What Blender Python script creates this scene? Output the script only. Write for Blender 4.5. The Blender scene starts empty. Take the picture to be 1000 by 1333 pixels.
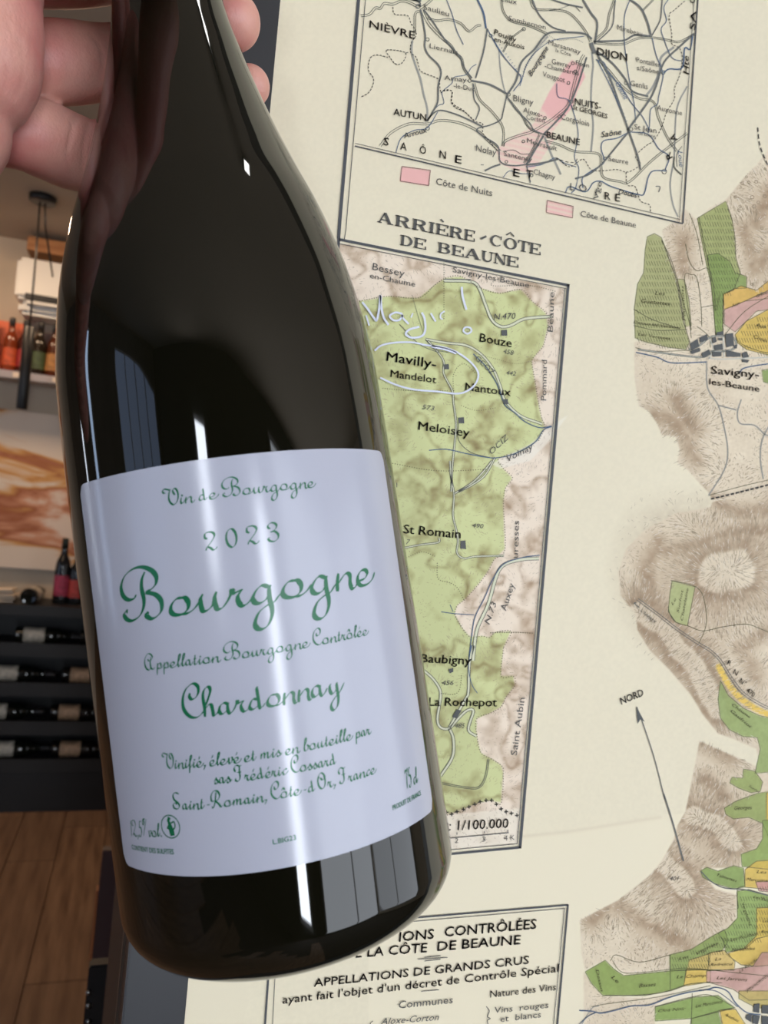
import bpy, bmesh, math, random
import numpy as np
from mathutils import Vector, Matrix

# ------------------------------------------------------------------ camera frame
F = 1000.0
VUP = np.array([0.08826, 0.99573, -0.02720]); VUP /= np.linalg.norm(VUP)   # world up seen from the camera
NRM = np.array([0.3015625, -0.000683, 0.9534462])       # normal of the map's wall seen from the camera; the room is square to it
NRM = NRM-VUP*(NRM@VUP); NRM /= np.linalg.norm(NRM)
FW = -NRM; RT = np.cross(FW, VUP)
M = np.array([RT, FW, VUP])                 # camera coordinates -> world coordinates
CAM = np.array([0.0, 0.0, 1.5])
def wc(X):                                  # camera-space points -> world points
    return np.asarray(X) @ M.T + CAM
def ray(px, py):
    px = np.asarray(px, float); py = np.asarray(py, float)
    return np.stack([(px-500)/F, -(py-666.5)/F, -np.ones_like(px)], -1)
def at_y(px, py, Y):                        # world point on the plane y = Y
    d = ray(px, py) @ M.T
    return CAM + d*(Y/d[1])

cd = bpy.data.cameras.new('camera'); cam = bpy.data.objects.new('camera', cd)
bpy.context.scene.collection.objects.link(cam)
Rm = Matrix([list(r) for r in M]).to_4x4(); Rm.translation = Vector(CAM); cam.matrix_world = Rm
cd.sensor_fit = 'VERTICAL'; cd.sensor_height = 36; cd.sensor_width = 27; cd.lens = 27.0
cd.clip_start = 0.01; cd.clip_end = 60
cd.dof.use_dof = True; cd.dof.focus_distance = 0.235; cd.dof.aperture_fstop = 24
sc = bpy.context.scene; sc.camera = cam

# ------------------------------------------------------------------ world, light, exposure
w = bpy.data.worlds.new('world'); sc.world = w; w.use_nodes = True
w.node_tree.nodes['Background'].inputs[0].default_value = (0.55, 0.66, 0.85, 1)
w.node_tree.nodes['Background'].inputs[1].default_value = 0.6
sc.view_settings.view_transform = 'Standard'; sc.view_settings.look = 'None'
sc.view_settings.gamma = 1; sc.view_settings.use_curve_mapping = False
sc.view_settings.exposure = 0.0
WIN = 11.6          # glow of the window panes and of the added east pane
SIDE = 5.0
def area_lamp(name, loc, size, sizey, power, col, rot):
    l = bpy.data.lights.new(name, 'AREA'); l.shape = 'RECTANGLE'; l.size = size; l.size_y = sizey
    l.energy = power; l.color = col
    o = bpy.data.objects.new(name, l); sc.collection.objects.link(o)
    o.location = loc; o.rotation_euler = rot
    return o
# warm spots over the display wall, cool daylight is added with the windows below
ROOM_H = float(at_y(20, 311, 4.4)[2])
for x_, y_, p_ in ((-1.0, 3.55, 9.5), (-.1, 3.55, 7.5), (-.8, 2.7, 3.5), (-1.2, 1.5, 2.2)):
    area_lamp('ceiling_spot_light', (x_, y_, ROOM_H-.05), .35, .25, p_, (1, .70, .45), (math.radians(10), 0, 0))

# ------------------------------------------------------------------ helpers
C = sc.collection
def lin(c):
    r = []
    for v in c[:3]:
        v = v/255.0
        r.append(v/12.92 if v <= .04045 else ((v+.055)/1.055)**2.4)
    return tuple(r)+(1.0,)
def mat(name, col, rough=.5, metal=0, spec=.5, noise=None, bump=None, coat=0, emit=None, trans=0, ior=1.45):
    m = bpy.data.materials.new(name); m.use_nodes = True
    nt = m.node_tree; b = nt.nodes['Principled BSDF']
    b.inputs['Base Color'].default_value = lin(col); b.inputs['Roughness'].default_value = rough
    b.inputs['Metallic'].default_value = metal; b.inputs['Specular IOR Level'].default_value = spec
    b.inputs['Coat Weight'].default_value = coat; b.inputs['Coat Roughness'].default_value = .05
    b.inputs['Transmission Weight'].default_value = trans; b.inputs['IOR'].default_value = ior
    if emit: b.inputs['Emission Color'].default_value = tuple(emit[0])+(1,); b.inputs['Emission Strength'].default_value = emit[1]
    if noise:                       # (second colour, scale, stretch)
        tc = nt.nodes.new('ShaderNodeTexCoord'); mp = nt.nodes.new('ShaderNodeMapping')
        nz = nt.nodes.new('ShaderNodeTexNoise'); rp = nt.nodes.new('ShaderNodeValToRGB')
        mp.inputs['Scale'].default_value = noise[2] if len(noise) > 2 else (1, 1, 1)
        nz.inputs['Scale'].default_value = noise[1]; nz.inputs['Detail'].default_value = 5
        rp.color_ramp.elements[0].color = lin(col); rp.color_ramp.elements[1].color = lin(noise[0])
        rp.color_ramp.elements[0].position = .35; rp.color_ramp.elements[1].position = .68
        nt.links.new(tc.outputs['Object'], mp.inputs[0]); nt.links.new(mp.outputs[0], nz.inputs['Vector'])
        nt.links.new(nz.outputs['Fac'], rp.inputs[0]); nt.links.new(rp.outputs[0], b.inputs['Base Color'])
    if bump:                        # (scale, strength, distance)
        tc = nt.nodes.new('ShaderNodeTexCoord'); nz = nt.nodes.new('ShaderNodeTexNoise'); bp = nt.nodes.new('ShaderNodeBump')
        nz.inputs['Scale'].default_value = bump[0]; nz.inputs['Detail'].default_value = 4
        bp.inputs['Strength'].default_value = bump[1]; bp.inputs['Distance'].default_value = bump[2]
        nt.links.new(tc.outputs['Object'], nz.inputs['Vector']); nt.links.new(nz.outputs['Fac'], bp.inputs['Height'])
        nt.links.new(bp.outputs[0], b.inputs['Normal'])
    return m
def link(name, me, m=None, parent=None, **kw):
    o = bpy.data.objects.new(name, me); C.objects.link(o)
    if m is not None and me is not None: me.materials.append(m)
    if parent is not None: o.parent = parent
    for k, v in kw.items(): o[k] = v
    return o
def empty(name, loc, label, cat, group=None, rz=0):
    o = bpy.data.objects.new(name, None); C.objects.link(o); o.location = loc; o.rotation_euler = (0, 0, rz)
    o.empty_display_size = .02
    o['label'] = label; o['category'] = cat
    if group: o['group'] = group
    return o
def pydata(name, v, f, smooth=False):
    me = bpy.data.meshes.new(name); me.from_pydata([tuple(map(float, p)) for p in v], [], [tuple(q) for q in f]); me.update()
    if smooth: me.polygons.foreach_set('use_smooth', [True]*len(me.polygons))
    return me
def box(lo, hi, bevel=0.0):
    bm = bmesh.new(); bmesh.ops.create_cube(bm, size=1)
    lo = Vector(lo); hi = Vector(hi)
    for v in bm.verts: v.co = Vector([(lo[i]+hi[i])/2+v.co[i]*(hi[i]-lo[i]) for i in range(3)])
    if bevel: bmesh.ops.bevel(bm, geom=bm.edges[:], offset=bevel, segments=2, affect='EDGES')
    me = bpy.data.meshes.new('box'); bm.to_mesh(me); bm.free(); return me
def lathe(prof, n=32, cap=True):            # prof: list of (z, r)
    v = []; f = []
    for z, r in prof:
        for k in range(n):
            a = 2*math.pi*k/n; v.append((r*math.cos(a), r*math.sin(a), z))
    for i in range(len(prof)-1):
        for k in range(n):
            f.append((i*n+k, i*n+(k+1) % n, (i+1)*n+(k+1) % n, (i+1)*n+k))
    if cap: f.append(tuple(range(n))[::-1]); f.append(tuple((len(prof)-1)*n+k for k in range(n)))
    return pydata('lathe', v, f, True)
def tube(pts, r, n=8):
    v = []; f = []; pts = [Vector(p) for p in pts]
    for i, p in enumerate(pts):
        t = (pts[min(i+1, len(pts)-1)]-pts[max(i-1, 0)]).normalized()
        a = t.orthogonal().normalized() if abs(t.z) < .95 else Vector((1, 0, 0)).cross(t).normalized()
        b = t.cross(a)
        for k in range(n):
            an = 2*math.pi*k/n; v.append(p+(a*math.cos(an)+b*math.sin(an))*r)
    for i in range(len(pts)-1):
        for k in range(n): f.append((i*n+k, i*n+(k+1) % n, (i+1)*n+(k+1) % n, (i+1)*n+k))
    f.append(tuple(range(n))[::-1]); f.append(tuple((len(pts)-1)*n+k for k in range(n)))
    return pydata('tube', v, f, True)
def catmull(P, sub=6):
    P = np.asarray(P, float)
    if len(P) < 3: return np.array([P[0]+(P[-1]-P[0])*t for t in np.linspace(0, 1, max(2, sub))])
    Q = np.vstack([2*P[0]-P[1], P, 2*P[-1]-P[-2]]); out = []
    if np.allclose(P[0], P[-1]): Q[0] = P[-2]; Q[-1] = P[1]
    for i in range(1, len(Q)-2):
        for t in np.arange(sub)/sub:
            a, b, c, d = Q[i-1], Q[i], Q[i+1], Q[i+2]
            out.append(.5*((2*b)+(c-a)*t+(2*a-5*b+4*c-d)*t*t+(3*b-a-3*c+d)*t**3))
    out.append(P[-1]); return np.array(out)
def ribbon(P, W):                           # 2-D ribbon -> verts, faces
    P = np.asarray(P, float); W = np.broadcast_to(np.asarray(W, float), (len(P),))
    T = np.gradient(P, axis=0); L = np.linalg.norm(T, axis=1); L[L == 0] = 1; T = T/L[:, None]
    N = np.stack([-T[:, 1], T[:, 0]], 1)
    v = np.empty((2*len(P), 2)); v[0::2] = P+N*W[:, None]/2; v[1::2] = P-N*W[:, None]/2
    return v, [(2*i, 2*i+2, 2*i+3, 2*i+1) for i in range(len(P)-1)]

# ------------------------------------------------------------------ room
m_ceil = mat('warm_plaster_ceiling', (188, 172, 152), .9, bump=(6, .2, .01))
m_wall = mat('pale_beige_wall', (196, 180, 160), .85, noise=((184, 168, 148), 2.5))
m_wallg = mat('grey_plaster', (120, 112, 106), .9, noise=((108, 100, 94), 3))
m_dark = mat('black_satin_paint', (22, 22, 24), .35, bump=(40, .05, .002))
m_sub = mat('dark_subfloor', (48, 36, 28), .8, noise=((38, 28, 22), 5))
def struct(name, me, m, parent=None):
    o = link(name, me, m, parent)
    if parent is None: o['kind'] = 'structure'
    return o
XL, XR, YB, YF = -4.2, 3.4, -2.8, 4.4
floor = struct('floor', box((XL, YB, -.1), (XR, YF+.1, -.012)), m_sub)
struct('ceiling', box((XL, YB, ROOM_H), (XR, YF+.1, ROOM_H+.1)), m_ceil)
struct('wall_far', box((XL, YF, -.012), (XR, YF+.12, ROOM_H)), m_wall)
m_walld = mat('dark_olive_wall', (64, 61, 57), .9)
struct('wall_back', box((XL, YB-.12, -.012), (XR, YB, ROOM_H)), m_walld)
WL = struct('wall_left', box((XL-.12, YB, -.012), (XL, YF, ROOM_H)), m_wallg)
struct('wall_east', box((XR, YB, -.012), (XR+.12, YF, ROOM_H)), m_wall)

# oak planks, each one its own piece
m_oak = []
for i, (a, b) in enumerate([((140, 110, 86), (100, 74, 56)), ((130, 102, 80), (104, 78, 60)), ((150, 118, 92), (108, 82, 62))]):
    m_oak.append(mat('oak_plank', a, .42, noise=(b, 3.2, (9, .9, 9)), bump=(60, .08, .002)))
PW, PL = .19, 1.25
plank_me = []
for m in m_oak:
    me = box((.0015, .0015, -.012), (PW-.0015, PL-.0015, 0), .0015); me.materials.append(m); plank_me.append(me)
random.seed(4)
nx = int(4.9/PW)
for i in range(nx):
    off = random.random()*PL
    for j in range(5):
        y = YF-(j+1)*PL+off*(1 if j else 1)-.0
        y = YF-(j+1)*PL+off
        if y+PL > YF: 
            me = box((.0015, .0015, -.012), (PW-.0015, YF-y-.0015, 0), .0015); me.materials.append(random.choice(m_oak))
        else: me = random.choice(plank_me)
        o = link('plank', me, None, floor); o.location = (XL+i*PW, y, 0)

# windows behind and beside the photographer (frame + emissive pane on a closed wall; the east one is added fill)
def window(name, lo, hi, axis, strength, col=(.86, .92, 1.0), bars=1):
    lo = Vector(lo); hi = Vector(hi)
    m_f = mat('white_window_frame', (200, 200, 200), .4)
    root = struct(name, box(lo, hi), None)
    m = bpy.data.materials.new('emissive_pane'); m.use_nodes = True; nt = m.node_tree
    b = nt.nodes['Principled BSDF']; b.inputs['Base Color'].default_value = (0, 0, 0, 1)
    b.inputs['Emission Color'].default_value = col+(1,); b.inputs['Emission Strength'].default_value = strength
    root.data.materials.append(m)
    t = .04
    u = 1 if axis == 0 else 0                       # in-plane horizontal axis
    inn = .03*(1 if (axis == 0 and lo[0] < 0) or (axis == 1 and lo[1] < 0) else -1)
    def bar(ul, uh, zl, zh):
        l = Vector(lo); h = Vector(hi); l[u] = ul; h[u] = uh; l[2] = zl; h[2] = zh
        if inn > 0: h[axis] += inn
        else: l[axis] += inn
        link('window_frame', box(l, h), m_f, root)
    bar(lo[u]-t, lo[u], lo[2]-t, hi[2]+t); bar(hi[u], hi[u]+t, lo[2]-t, hi[2]+t)
    bar(lo[u], hi[u], hi[2], hi[2]+t); bar(lo[u], hi[u], lo[2]-t, lo[2])
    for k in range(bars-1):
        x = lo[u]+(hi[u]-lo[u])*(k+1)/bars; bar(x-.02, x+.02, lo[2], hi[2])
    return root
window('window_1', (-1.80, YB+.001, 1.45), (-1.42, YB+.02, 2.22), 1, WIN*2.0)
window('window_2', (.08, YB+.001, .22), (.36, YB+.02, 2.1), 1, WIN*2.2)
window('window_3', (.85, YB+.001, .08), (3.35, YB+.02, 2.6), 1, WIN*.34, bars=2)
window('east_fill_pane', (XR-.02, -2.6, .3), (XR-.001, -.3, 2.6), 0, WIN*.22, bars=2)  # added glowing pane on the unseen east wall, fill light for the map
window('window_4', (XL+.001, -2.6, .5), (XL+.02, -.4, 2.3), 0, WIN*.10, (.50, .66, 1.0), bars=4)
window('window_5', (XL+.001, 1.42, .3), (XL+.02, 1.62, 2.5), 0, SIDE, (.55, .72, 1.0))
window('window_6', (XL+.001, 2.5, .3), (XL+.02, 2.62, 2.6), 0, SIDE*1.8, (.8, .88, 1.0))
def ceiling_light(x, y, lx, ly, st, lab):
    root = empty('ceiling_light', (x, y, ROOM_H), lab, 'lamp')
    link('housing', box((-lx/2, -ly/2, -.05), (lx/2, ly/2, -.001), .004), m_dark, root)
    m = mat('lamp_diffuser', (255, 255, 255), .5, emit=((1, .97, .92), st))
    link('diffuser', box((-lx/2+.01, -ly/2+.01, -.056), (lx/2-.01, ly/2-.01, -.0505)), m, root)
ceiling_light(.37, .0, .07, .12, 20, 'small rectangular ceiling light above the map partition')

# ------------------------------------------------------------------ partition wall that carries the map
HRT = np.cross(VUP, NRM)
PC = 0.27; KS = PC/0.28                         # distance camera -> map plane
PO = -NRM*PC
def plane_pt(a, b, off=0.0):                    # map-plane coordinates -> world
    a = np.asarray(a, float)[..., None]; b = np.asarray(b, float)[..., None]
    return wc(PO+a*HRT+b*VUP+np.asarray(off)*NRM)
def px_ab(px, py):                              # photograph pixel -> map-plane coordinates
    d = ray(px, py); t = PC/(-(d@NRM)); X = d*t[..., None] if np.ndim(t) else d*t
    return (X-PO)@HRT, (X-PO)@VUP
def ab_px(a, b):
    X = PO+np.asarray(a)[..., None]*HRT+np.asarray(b)[..., None]*VUP
    return 500-F*X[..., 0]/X[..., 2], 666.5+F*X[..., 1]/X[..., 2]
def slab(a0, a1, b0, b1, n0, n1, bevel=0.0):    # box aligned with the partition
    me = box((a0, b0, n0), (a1, b1, n1), bevel)
    vs = np.array([v.co[:] for v in me.vertices]); W = wc(PO+vs[:, :1]*HRT+vs[:, 1:2]*VUP+vs[:, 2:3]*NRM)
    me.vertices.foreach_set('co', W.ravel()); me.update(); return me
fz = -1.5; 
m_part = mat('charcoal_partition_paint', (30, 30, 33), .45)
struct('wall_right', slab(0.0098*KS, 1.9, -1.51, ROOM_H-1.5, -.50, -.019), m_part)
struct('trim_1', slab(0.0088*KS, .0098*KS, -1.51, ROOM_H-1.5, -.045, -.037), mat('steel_edge_strip', (120, 108, 98), .35, metal=.6))

FRM = mat('slate_grey_frame_paint', (50, 51, 54), .38, bump=(300, .05, .0005))
c0 = plane_pt(.3, 0, 0)
fm = empty('framed_map', tuple(c0), 'large framed vintage wine-region map with insets, hung on the charcoal partition behind the bottle', 'map')
def in_frame(name, me, m, parent=None, **kw):
    p = parent or fm
    o = link(name, me, m, p, **kw)
    if parent is None: o.matrix_parent_inverse = Matrix.Translation(-Vector(c0))
    return o
A0, A1, B0, B1 = .0311*KS, .80, -.36, .50
for a0, a1, b0, b1 in ((.0098*KS, A0, B0-.02, B1+.02), (A1, A1+.021, B0-.02, B1+.02), (A0, A1, B1, B1+.02), (A0, A1, B0-.02, B0)):
    in_frame('frame_rail', slab(a0, a1, b0, b1, -.0185, .0012, .0006), FRM)

# ---- the printed sheet: colour tints are laid out on a raster, then carried by the sheet's own vertices
RX0, RY0, RW, RH = 320, -50, 780, 1440
Xr, Yr = np.meshgrid(np.arange(RW)+RX0, np.arange(RH)+RY0)
Xr = Xr.astype(float); Yr = Yr.astype(float)
rng = np.random.default_rng(7)
def vnoise(x, y, s, seed):
    g = np.random.default_rng(seed).random((256, 256))
    x = x/s+37.3; y = y/s+51.7; xi = np.floor(x).astype(int); yi = np.floor(y).astype(int)
    fx = x-xi; fy = y-yi; fx = fx*fx*(3-2*fx); fy = fy*fy*(3-2*fy)
    a = g[yi % 256, xi % 256]; b = g[yi % 256, (xi+1) % 256]; c = g[(yi+1) % 256, xi % 256]; d = g[(yi+1) % 256, (xi+1) % 256]
    return (a*(1-fx)+b*fx)*(1-fy)+(c*(1-fx)+d*fx)*fy
def fbm(x, y, s, seed, o=4):
    r = 0; t = 0
    for k in range(o): r = r+vnoise(x, y, s/2**k, seed+k)*.5**k; t += .5**k
    return r/t
def pip(poly, X, Y):
    poly = np.asarray(poly, float); ins = np.zeros(X.shape, bool); n = len(poly)
    for i in range(n):
        x1, y1 = poly[i]; x2, y2 = poly[(i+1) % n]
        if y1 == y2: continue
        c = ((Y < y1) != (Y < y2)) & (X < (x2-x1)*(Y-y1)/(y2-y1)+x1)
        ins ^= c
    return ins
def mask(poly, soft=0.6):
    P = np.asarray(poly, float); m = np.zeros((RH, RW))
    x0 = int(max(0, P[:, 0].min()-RX0-2)); x1 = int(min(RW, P[:, 0].max()-RX0+3))
    y0 = int(max(0, P[:, 1].min()-RY0-2)); y1 = int(min(RH, P[:, 1].max()-RY0+3))
    if x1 <= x0 or y1 <= y0: return m
    X = Xr[y0:y1, x0:x1]; Y = Yr[y0:y1, x0:x1]; s = 0
    for dx, dy in ((-.25, -.25), (.25, -.25), (-.25, .25), (.25, .25)): s = s+pip(P, X+dx, Y+dy)
    m[y0:y1, x0:x1] = s/4; return m
def segdist(pts, X, Y):
    d = np.full(X.shape, 1e9)
    for (x1, y1), (x2, y2) in zip(pts[:-1], pts[1:]):
        vx, vy = x2-x1, y2-y1; t = np.clip(((X-x1)*vx+(Y-y1)*vy)/(vx*vx+vy*vy+1e-9), 0, 1)
        d = np.minimum(d, np.hypot(X-x1-t*vx, Y-y1-t*vy))
    return d
PAPER = np.array((219, 209, 183.))
img = np.ones((RH, RW, 3))*PAPER
img *= (1+.025*(fbm(Xr, Yr, 260, 3, 3)-.5)+.02*(vnoise(Xr, Yr, 3, 9)-.5))[..., None]
def tint(m, col, k=1.0):
    global img
    img = img*(1-m[..., None]*k)+np.asarray(col, float)*m[..., None]*k
def darken(m, col=(150, 122, 108)):
    global img
    m = np.clip(m, 0, 1)[..., None]; img = img*(1-m)+img*np.asarray(col, float)/255*m

# a slightly paler patch of paper with a crease, right of the inset and down to the lower table
pale = mask([(600, 1095), (860, 1066), (1010, 1045), (1010, 640), (745, 600), (690, 1100)])
tint(mask([(615, 1096), (740, 1083), (860, 1062), (1060, 1040), (1060, 1400), (480, 1400), (480, 1110)]), PAPER*1.015)
cr = segdist([(612, 1096), (740, 1083), (860, 1064)], Xr, Yr); darken(np.exp(-(cr/2.2)**2)*.10)

# ---- inset "Arriere-Cote": relief, green territory
IN2 = [(452, 318), (735, 376), (673, 1099), (425, 1120), (420, 318)]
GREEN = [(430, 400), (469, 392), (505, 386), (545, 388), (565, 372), (580, 362), (600, 360), (625, 375), (650, 382), (678, 377), (692, 392), (711, 408), (713, 425), (707, 450), (699, 460), (692, 470),
 (696, 495), (700, 520), (705, 545), (709, 556), (700, 575), (680, 588), (660, 592), (648, 598), (655, 610), (667, 622), (658, 635), (655, 655), (657, 715), (643, 728), (636, 742), (623, 760), (605, 780),
 (595, 788), (592, 800), (602, 818), (612, 829), (628, 828), (637, 830), (645, 823), (665, 822), (655, 843), (652, 880), (668, 880), (670, 892), (658, 908), (652, 920), (638, 928), (620, 936), (621, 960), (626, 980),
 (640, 988), (652, 996), (655, 1005), (652, 1045), (640, 1042), (622, 1045), (605, 1052), (590, 1058), (430, 1075), (425, 700)]
m2 = mask(IN2); mg = mask(GREEN)*m2
tint(m2, (226, 210, 190))
tint(mg, (196, 200, 144))
wx = (fbm(Xr, Yr, 60, 50, 3)-.5)*60; wy = (fbm(Xr, Yr, 60, 60, 3)-.5)*60
H2 = fbm(Xr+wx, Yr+wy, 95, 20, 4)
rg = 1-np.abs(2*fbm(Xr+wx*.6, Yr+wy*.6, 40, 33, 3)-1)                  # ridges
rd = np.clip((rg-.82)*4.6, 0, 1)**1.3
fine = fbm(Xr, Yr, 7, 71, 3)
darken((rd*(.1+1.0*fine)*.80+np.clip(fbm(Xr, Yr, 24, 88, 4)-.52, 0, 1)*1.1)*m2, (150, 124, 98))
valley = mask([(740, 540), (715, 556), (690, 578), (662, 592), (640, 604), (652, 610), (690, 600), (712, 578)])
tint(valley, (226, 220, 206), .6)
tint(mask([(568, 1062), (676, 1052), (673, 1099), (500, 1114)]), (225, 215, 196), .75)

# ---- cote de nuits / cote de beaune tints of the top inset
PINK = (224, 172, 166)
tint(mask([(745, 78), (757, 85), (762, 100), (752, 118), (745, 140), (728, 160), (712, 150), (705, 140), (715, 120), (728, 100), (738, 85)]), PINK)
mb = mask([(705, 140), (728, 160), (715, 178), (700, 185), (722, 180), (700, 215), (690, 225), (672, 222), (650, 212), (646, 195), (668, 178), (688, 168), (695, 160)])
tint(mb*(.45+.45*(np.sin((Yr-.25*Xr)*.9) > 0)), (228, 180, 172), .8)
tint(mask([(523, 217), (560, 222), (558, 242), (521, 236)]), PINK)
ml = mask([(712, 261), (746, 269), (745, 284), (711, 277)]); tint(ml*(.4+.6*(np.sin((Yr-.24*Xr)*1.05) > .2)), (226, 175, 168))

# ---- the vineyard map on the right: hachured hills
TERR = [
 [(870, 294), (885, 282), (893, 272), (905, 285), (912, 282), (925, 270), (945, 260), (955, 248), (968, 232), (985, 215), (1000, 195), (1075, 150), (1075, 640), (1000, 640), (928, 651), (922, 640), (910, 628), (896, 612), (882, 602), (885, 585), (880, 568), (862, 566), (856, 552), (845, 535), (832, 528), (829, 510), (826, 490), (826, 445), (858, 440), (880, 380), (868, 320), (862, 300)],
 [(928, 653), (1075, 625), (1075, 1110), (968, 1112), (940, 1090), (905, 1060), (893, 1055), (903, 1005), (911, 965), (950, 982), (990, 1000), (985, 975), (955, 962), (935, 955), (915, 930), (900, 905), (870, 870), (845, 845), (830, 820), (828, 800), (808, 775), (805, 745), (815, 715), (840, 690), (880, 668), (925, 660)],
 [(893, 1056), (930, 1045), (968, 1060), (993, 1075), (990, 1100), (965, 1110), (964, 1130), (915, 1130), (912, 1135), (932, 1158), (960, 1165), (958, 1200), (945, 1212), (930, 1222), (900, 1236), (872, 1244), (872, 1262), (815, 1270), (788, 1250), (762, 1262), (757, 1240), (755, 1198), (805, 1172), (848, 1138), (862, 1120), (878, 1092), (882, 1075)],
 [(760, 1265), (785, 1296), (850, 1300), (880, 1290), (853, 1310), (852, 1345), (760, 1345)],
]
mt = np.clip(sum(mask(t) for t in TERR), 0, 1)
def dring(pts, w0, w1, fall):           # darkness of the slope at a distance from a crest line
    d = segdist(pts, Xr, Yr)+(fbm(Xr, Yr, 18, 5, 3)-.5)*10
    return np.clip((d-w0)/4, 0, 1)*np.exp(-np.clip(d-w0-w1, 0, None)/fall)
RIDGES = [([(935, 745), (958, 742)], 24, 6, 34), ([(832, 795), (868, 822), (905, 870), (935, 925)], 10, 8, 16),
 ([(862, 1122), (882, 1140), (893, 1158)], 11, 4, 22), ([(905, 1062), (935, 1075), (955, 1095)], 10, 4, 22)]
CREST = [[(805, 1180), (835, 1200), (860, 1212), (895, 1232)], [(850, 540), (875, 548), (895, 575), (905, 600)], [(912, 968), (950, 985)], [(918, 1015), (945, 1040)],
 [(858, 705), (840, 740), (848, 775)], [(1000, 690), (960, 690), (905, 710), (860, 720)], [(1000, 820), (965, 845), (985, 880)], [(800, 1168), (770, 1200)], [(880, 520), (905, 560)],
 [(905, 640), (960, 668), (1010, 662)], [(890, 310), (890, 350)], [(970, 300), (985, 350), (1000, 330)], [(1005, 250), (985, 290)]]
dk = np.zeros((RH, RW))
for p, a, b, f in RIDGES: dk = np.maximum(dk, dring(p, a, b, f)*.55)
for p in CREST: dk = np.maximum(dk, np.exp(-(segdist(p, Xr, Yr)/13)**2)*.5)
edge = 1.0
tint(mt, (222, 207, 182), .8)
darken((dk*(.55+.7*fine)+.28*fbm(Xr, Yr, 45, 17, 4)**1.5+.10*(vnoise(Xr, Yr, 2.2, 44)-.3))*mt, (158, 134, 114))
# soft outer fade of the round hill
hd = segdist([(935, 745), (960, 742)], Xr, Yr)
soft = np.clip((150-hd)/45, 0, 1)*np.clip((Yr-628)/40, 0, 1)*(1-mt)*(Yr < 860)
darken(soft*.18*(fine+.3), (148, 124, 112))
G1 = (166, 168, 112); G2 = (132, 154, 84); G3 = (148, 163, 92); YE = (216, 182, 84); YO = (212, 170, 82); PK = (203, 158, 150)
FIELDS = [
 ([(843, 308), (852, 304), (861, 309), (866, 322), (872, 340), (880, 362), (885, 390), (890, 420), (898, 445), (893, 455), (870, 452), (840, 445), (827, 440), (826, 400), (830, 370), (838, 355), (840, 325)], G1),
 ([(882, 363), (891, 364), (897, 390), (900, 424), (893, 425), (887, 395)], (176, 178, 122)),
 ([(908, 284), (928, 272), (945, 262), (953, 285), (957, 310), (958, 335), (964, 355), (955, 378), (942, 383), (941, 435), (932, 437), (929, 400), (926, 370), (921, 350), (915, 320)], (160, 168, 104)),
 ([(921, 332), (935, 330), (950, 340), (957, 355), (964, 357), (972, 360), (972, 375), (955, 376), (942, 383), (941, 435), (932, 437), (929, 400), (926, 370)], G2),
 ([(942, 383), (965, 372), (985, 378), (1000, 366), (1075, 340), (1075, 380), (970, 392), (943, 403)], YO),
 ([(943, 403), (970, 392), (1000, 378), (1075, 360), (1075, 395), (985, 405), (975, 415), (957, 432), (943, 422)], PK),
 ([(957, 436), (972, 418), (1000, 403), (1075, 395), (1075, 470), (1000, 462), (972, 455), (960, 446)], YE),
 ([(1075, 470), (992, 482), (994, 497), (1075, 520)], G2),
 ([(875, 756), (905, 764), (895, 815), (880, 810), (870, 796), (872, 775)], (178, 186, 126)),
 ([(938, 886), (948, 905), (968, 922), (990, 932), (1075, 948), (1075, 990), (1000, 1005), (983, 1007), (990, 975), (986, 960), (968, 959), (950, 950), (938, 935), (935, 910)], (147, 166, 98)),
 ([(968, 1001), (983, 1004), (993, 1018), (990, 1030), (978, 1032), (962, 1026), (950, 1019), (953, 1012), (967, 1013)], G3),
 ([(943, 1052), (958, 1043), (985, 1033), (1003, 1030), (1003, 1095), (993, 1072), (975, 1064), (955, 1066), (945, 1060)], G3),
 ([(998, 1032), (1075, 1020), (1075, 1065), (998, 1068)], YE), ([(993, 1068), (1075, 1065), (1075, 1140), (985, 1130), (966, 1128), (965, 1112), (985, 1105), (993, 1092)], (140, 162, 84)),
 ([(912, 1134), (920, 1129), (935, 1134), (955, 1127), (968, 1130), (970, 1155), (955, 1157), (930, 1150), (915, 1142)], (132, 156, 82)),
 ([(970, 1132), (985, 1121), (1075, 1115), (1075, 1165), (970, 1155)], YE), ([(984, 1148), (1075, 1145), (1075, 1166), (988, 1160)], (206, 150, 150)),
 ([(960, 1160), (975, 1158), (1000, 1165), (1075, 1175), (1075, 1200), (985, 1222), (970, 1235), (945, 1240), (942, 1226), (935, 1215), (948, 1208), (960, 1195)], (138, 164, 86)),
 ([(985, 1182), (1075, 1178), (1075, 1250), (985, 1258), (965, 1256), (945, 1242), (968, 1235), (985, 1218)], YE),
 ([(872, 1243), (900, 1236), (925, 1220), (943, 1210), (948, 1225), (940, 1238), (925, 1240), (922, 1262), (872, 1264)], (136, 156, 82)),
 ([(925, 1240), (943, 1237), (957, 1252), (956, 1263), (895, 1262), (897, 1250), (922, 1242)], (208, 178, 104)),
 ([(893, 1262), (925, 1263), (925, 1278), (890, 1284)], YE),
 ([(920, 1264), (955, 1262), (980, 1258), (992, 1240), (1075, 1236), (1075, 1300), (975, 1302), (955, 1288), (920, 1278)], PK),
 ([(762, 1265), (788, 1250), (800, 1262), (812, 1270), (872, 1264), (894, 1262), (890, 1284), (873, 1290), (840, 1296), (785, 1296), (770, 1280)], (134, 156, 78)),
 ([(853, 1311), (905, 1298), (935, 1296), (957, 1312), (900, 1326), (853, 1329)], (134, 160, 82)),
 ([(900, 1326), (935, 1316), (943, 1345), (898, 1345)], G2), ([(937, 1315), (958, 1314), (978, 1345), (943, 1345)], YE),
 ([(962, 1290), (1075, 1290), (1075, 1312), (985, 1312), (962, 1300)], (196, 176, 104)),
]
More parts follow.
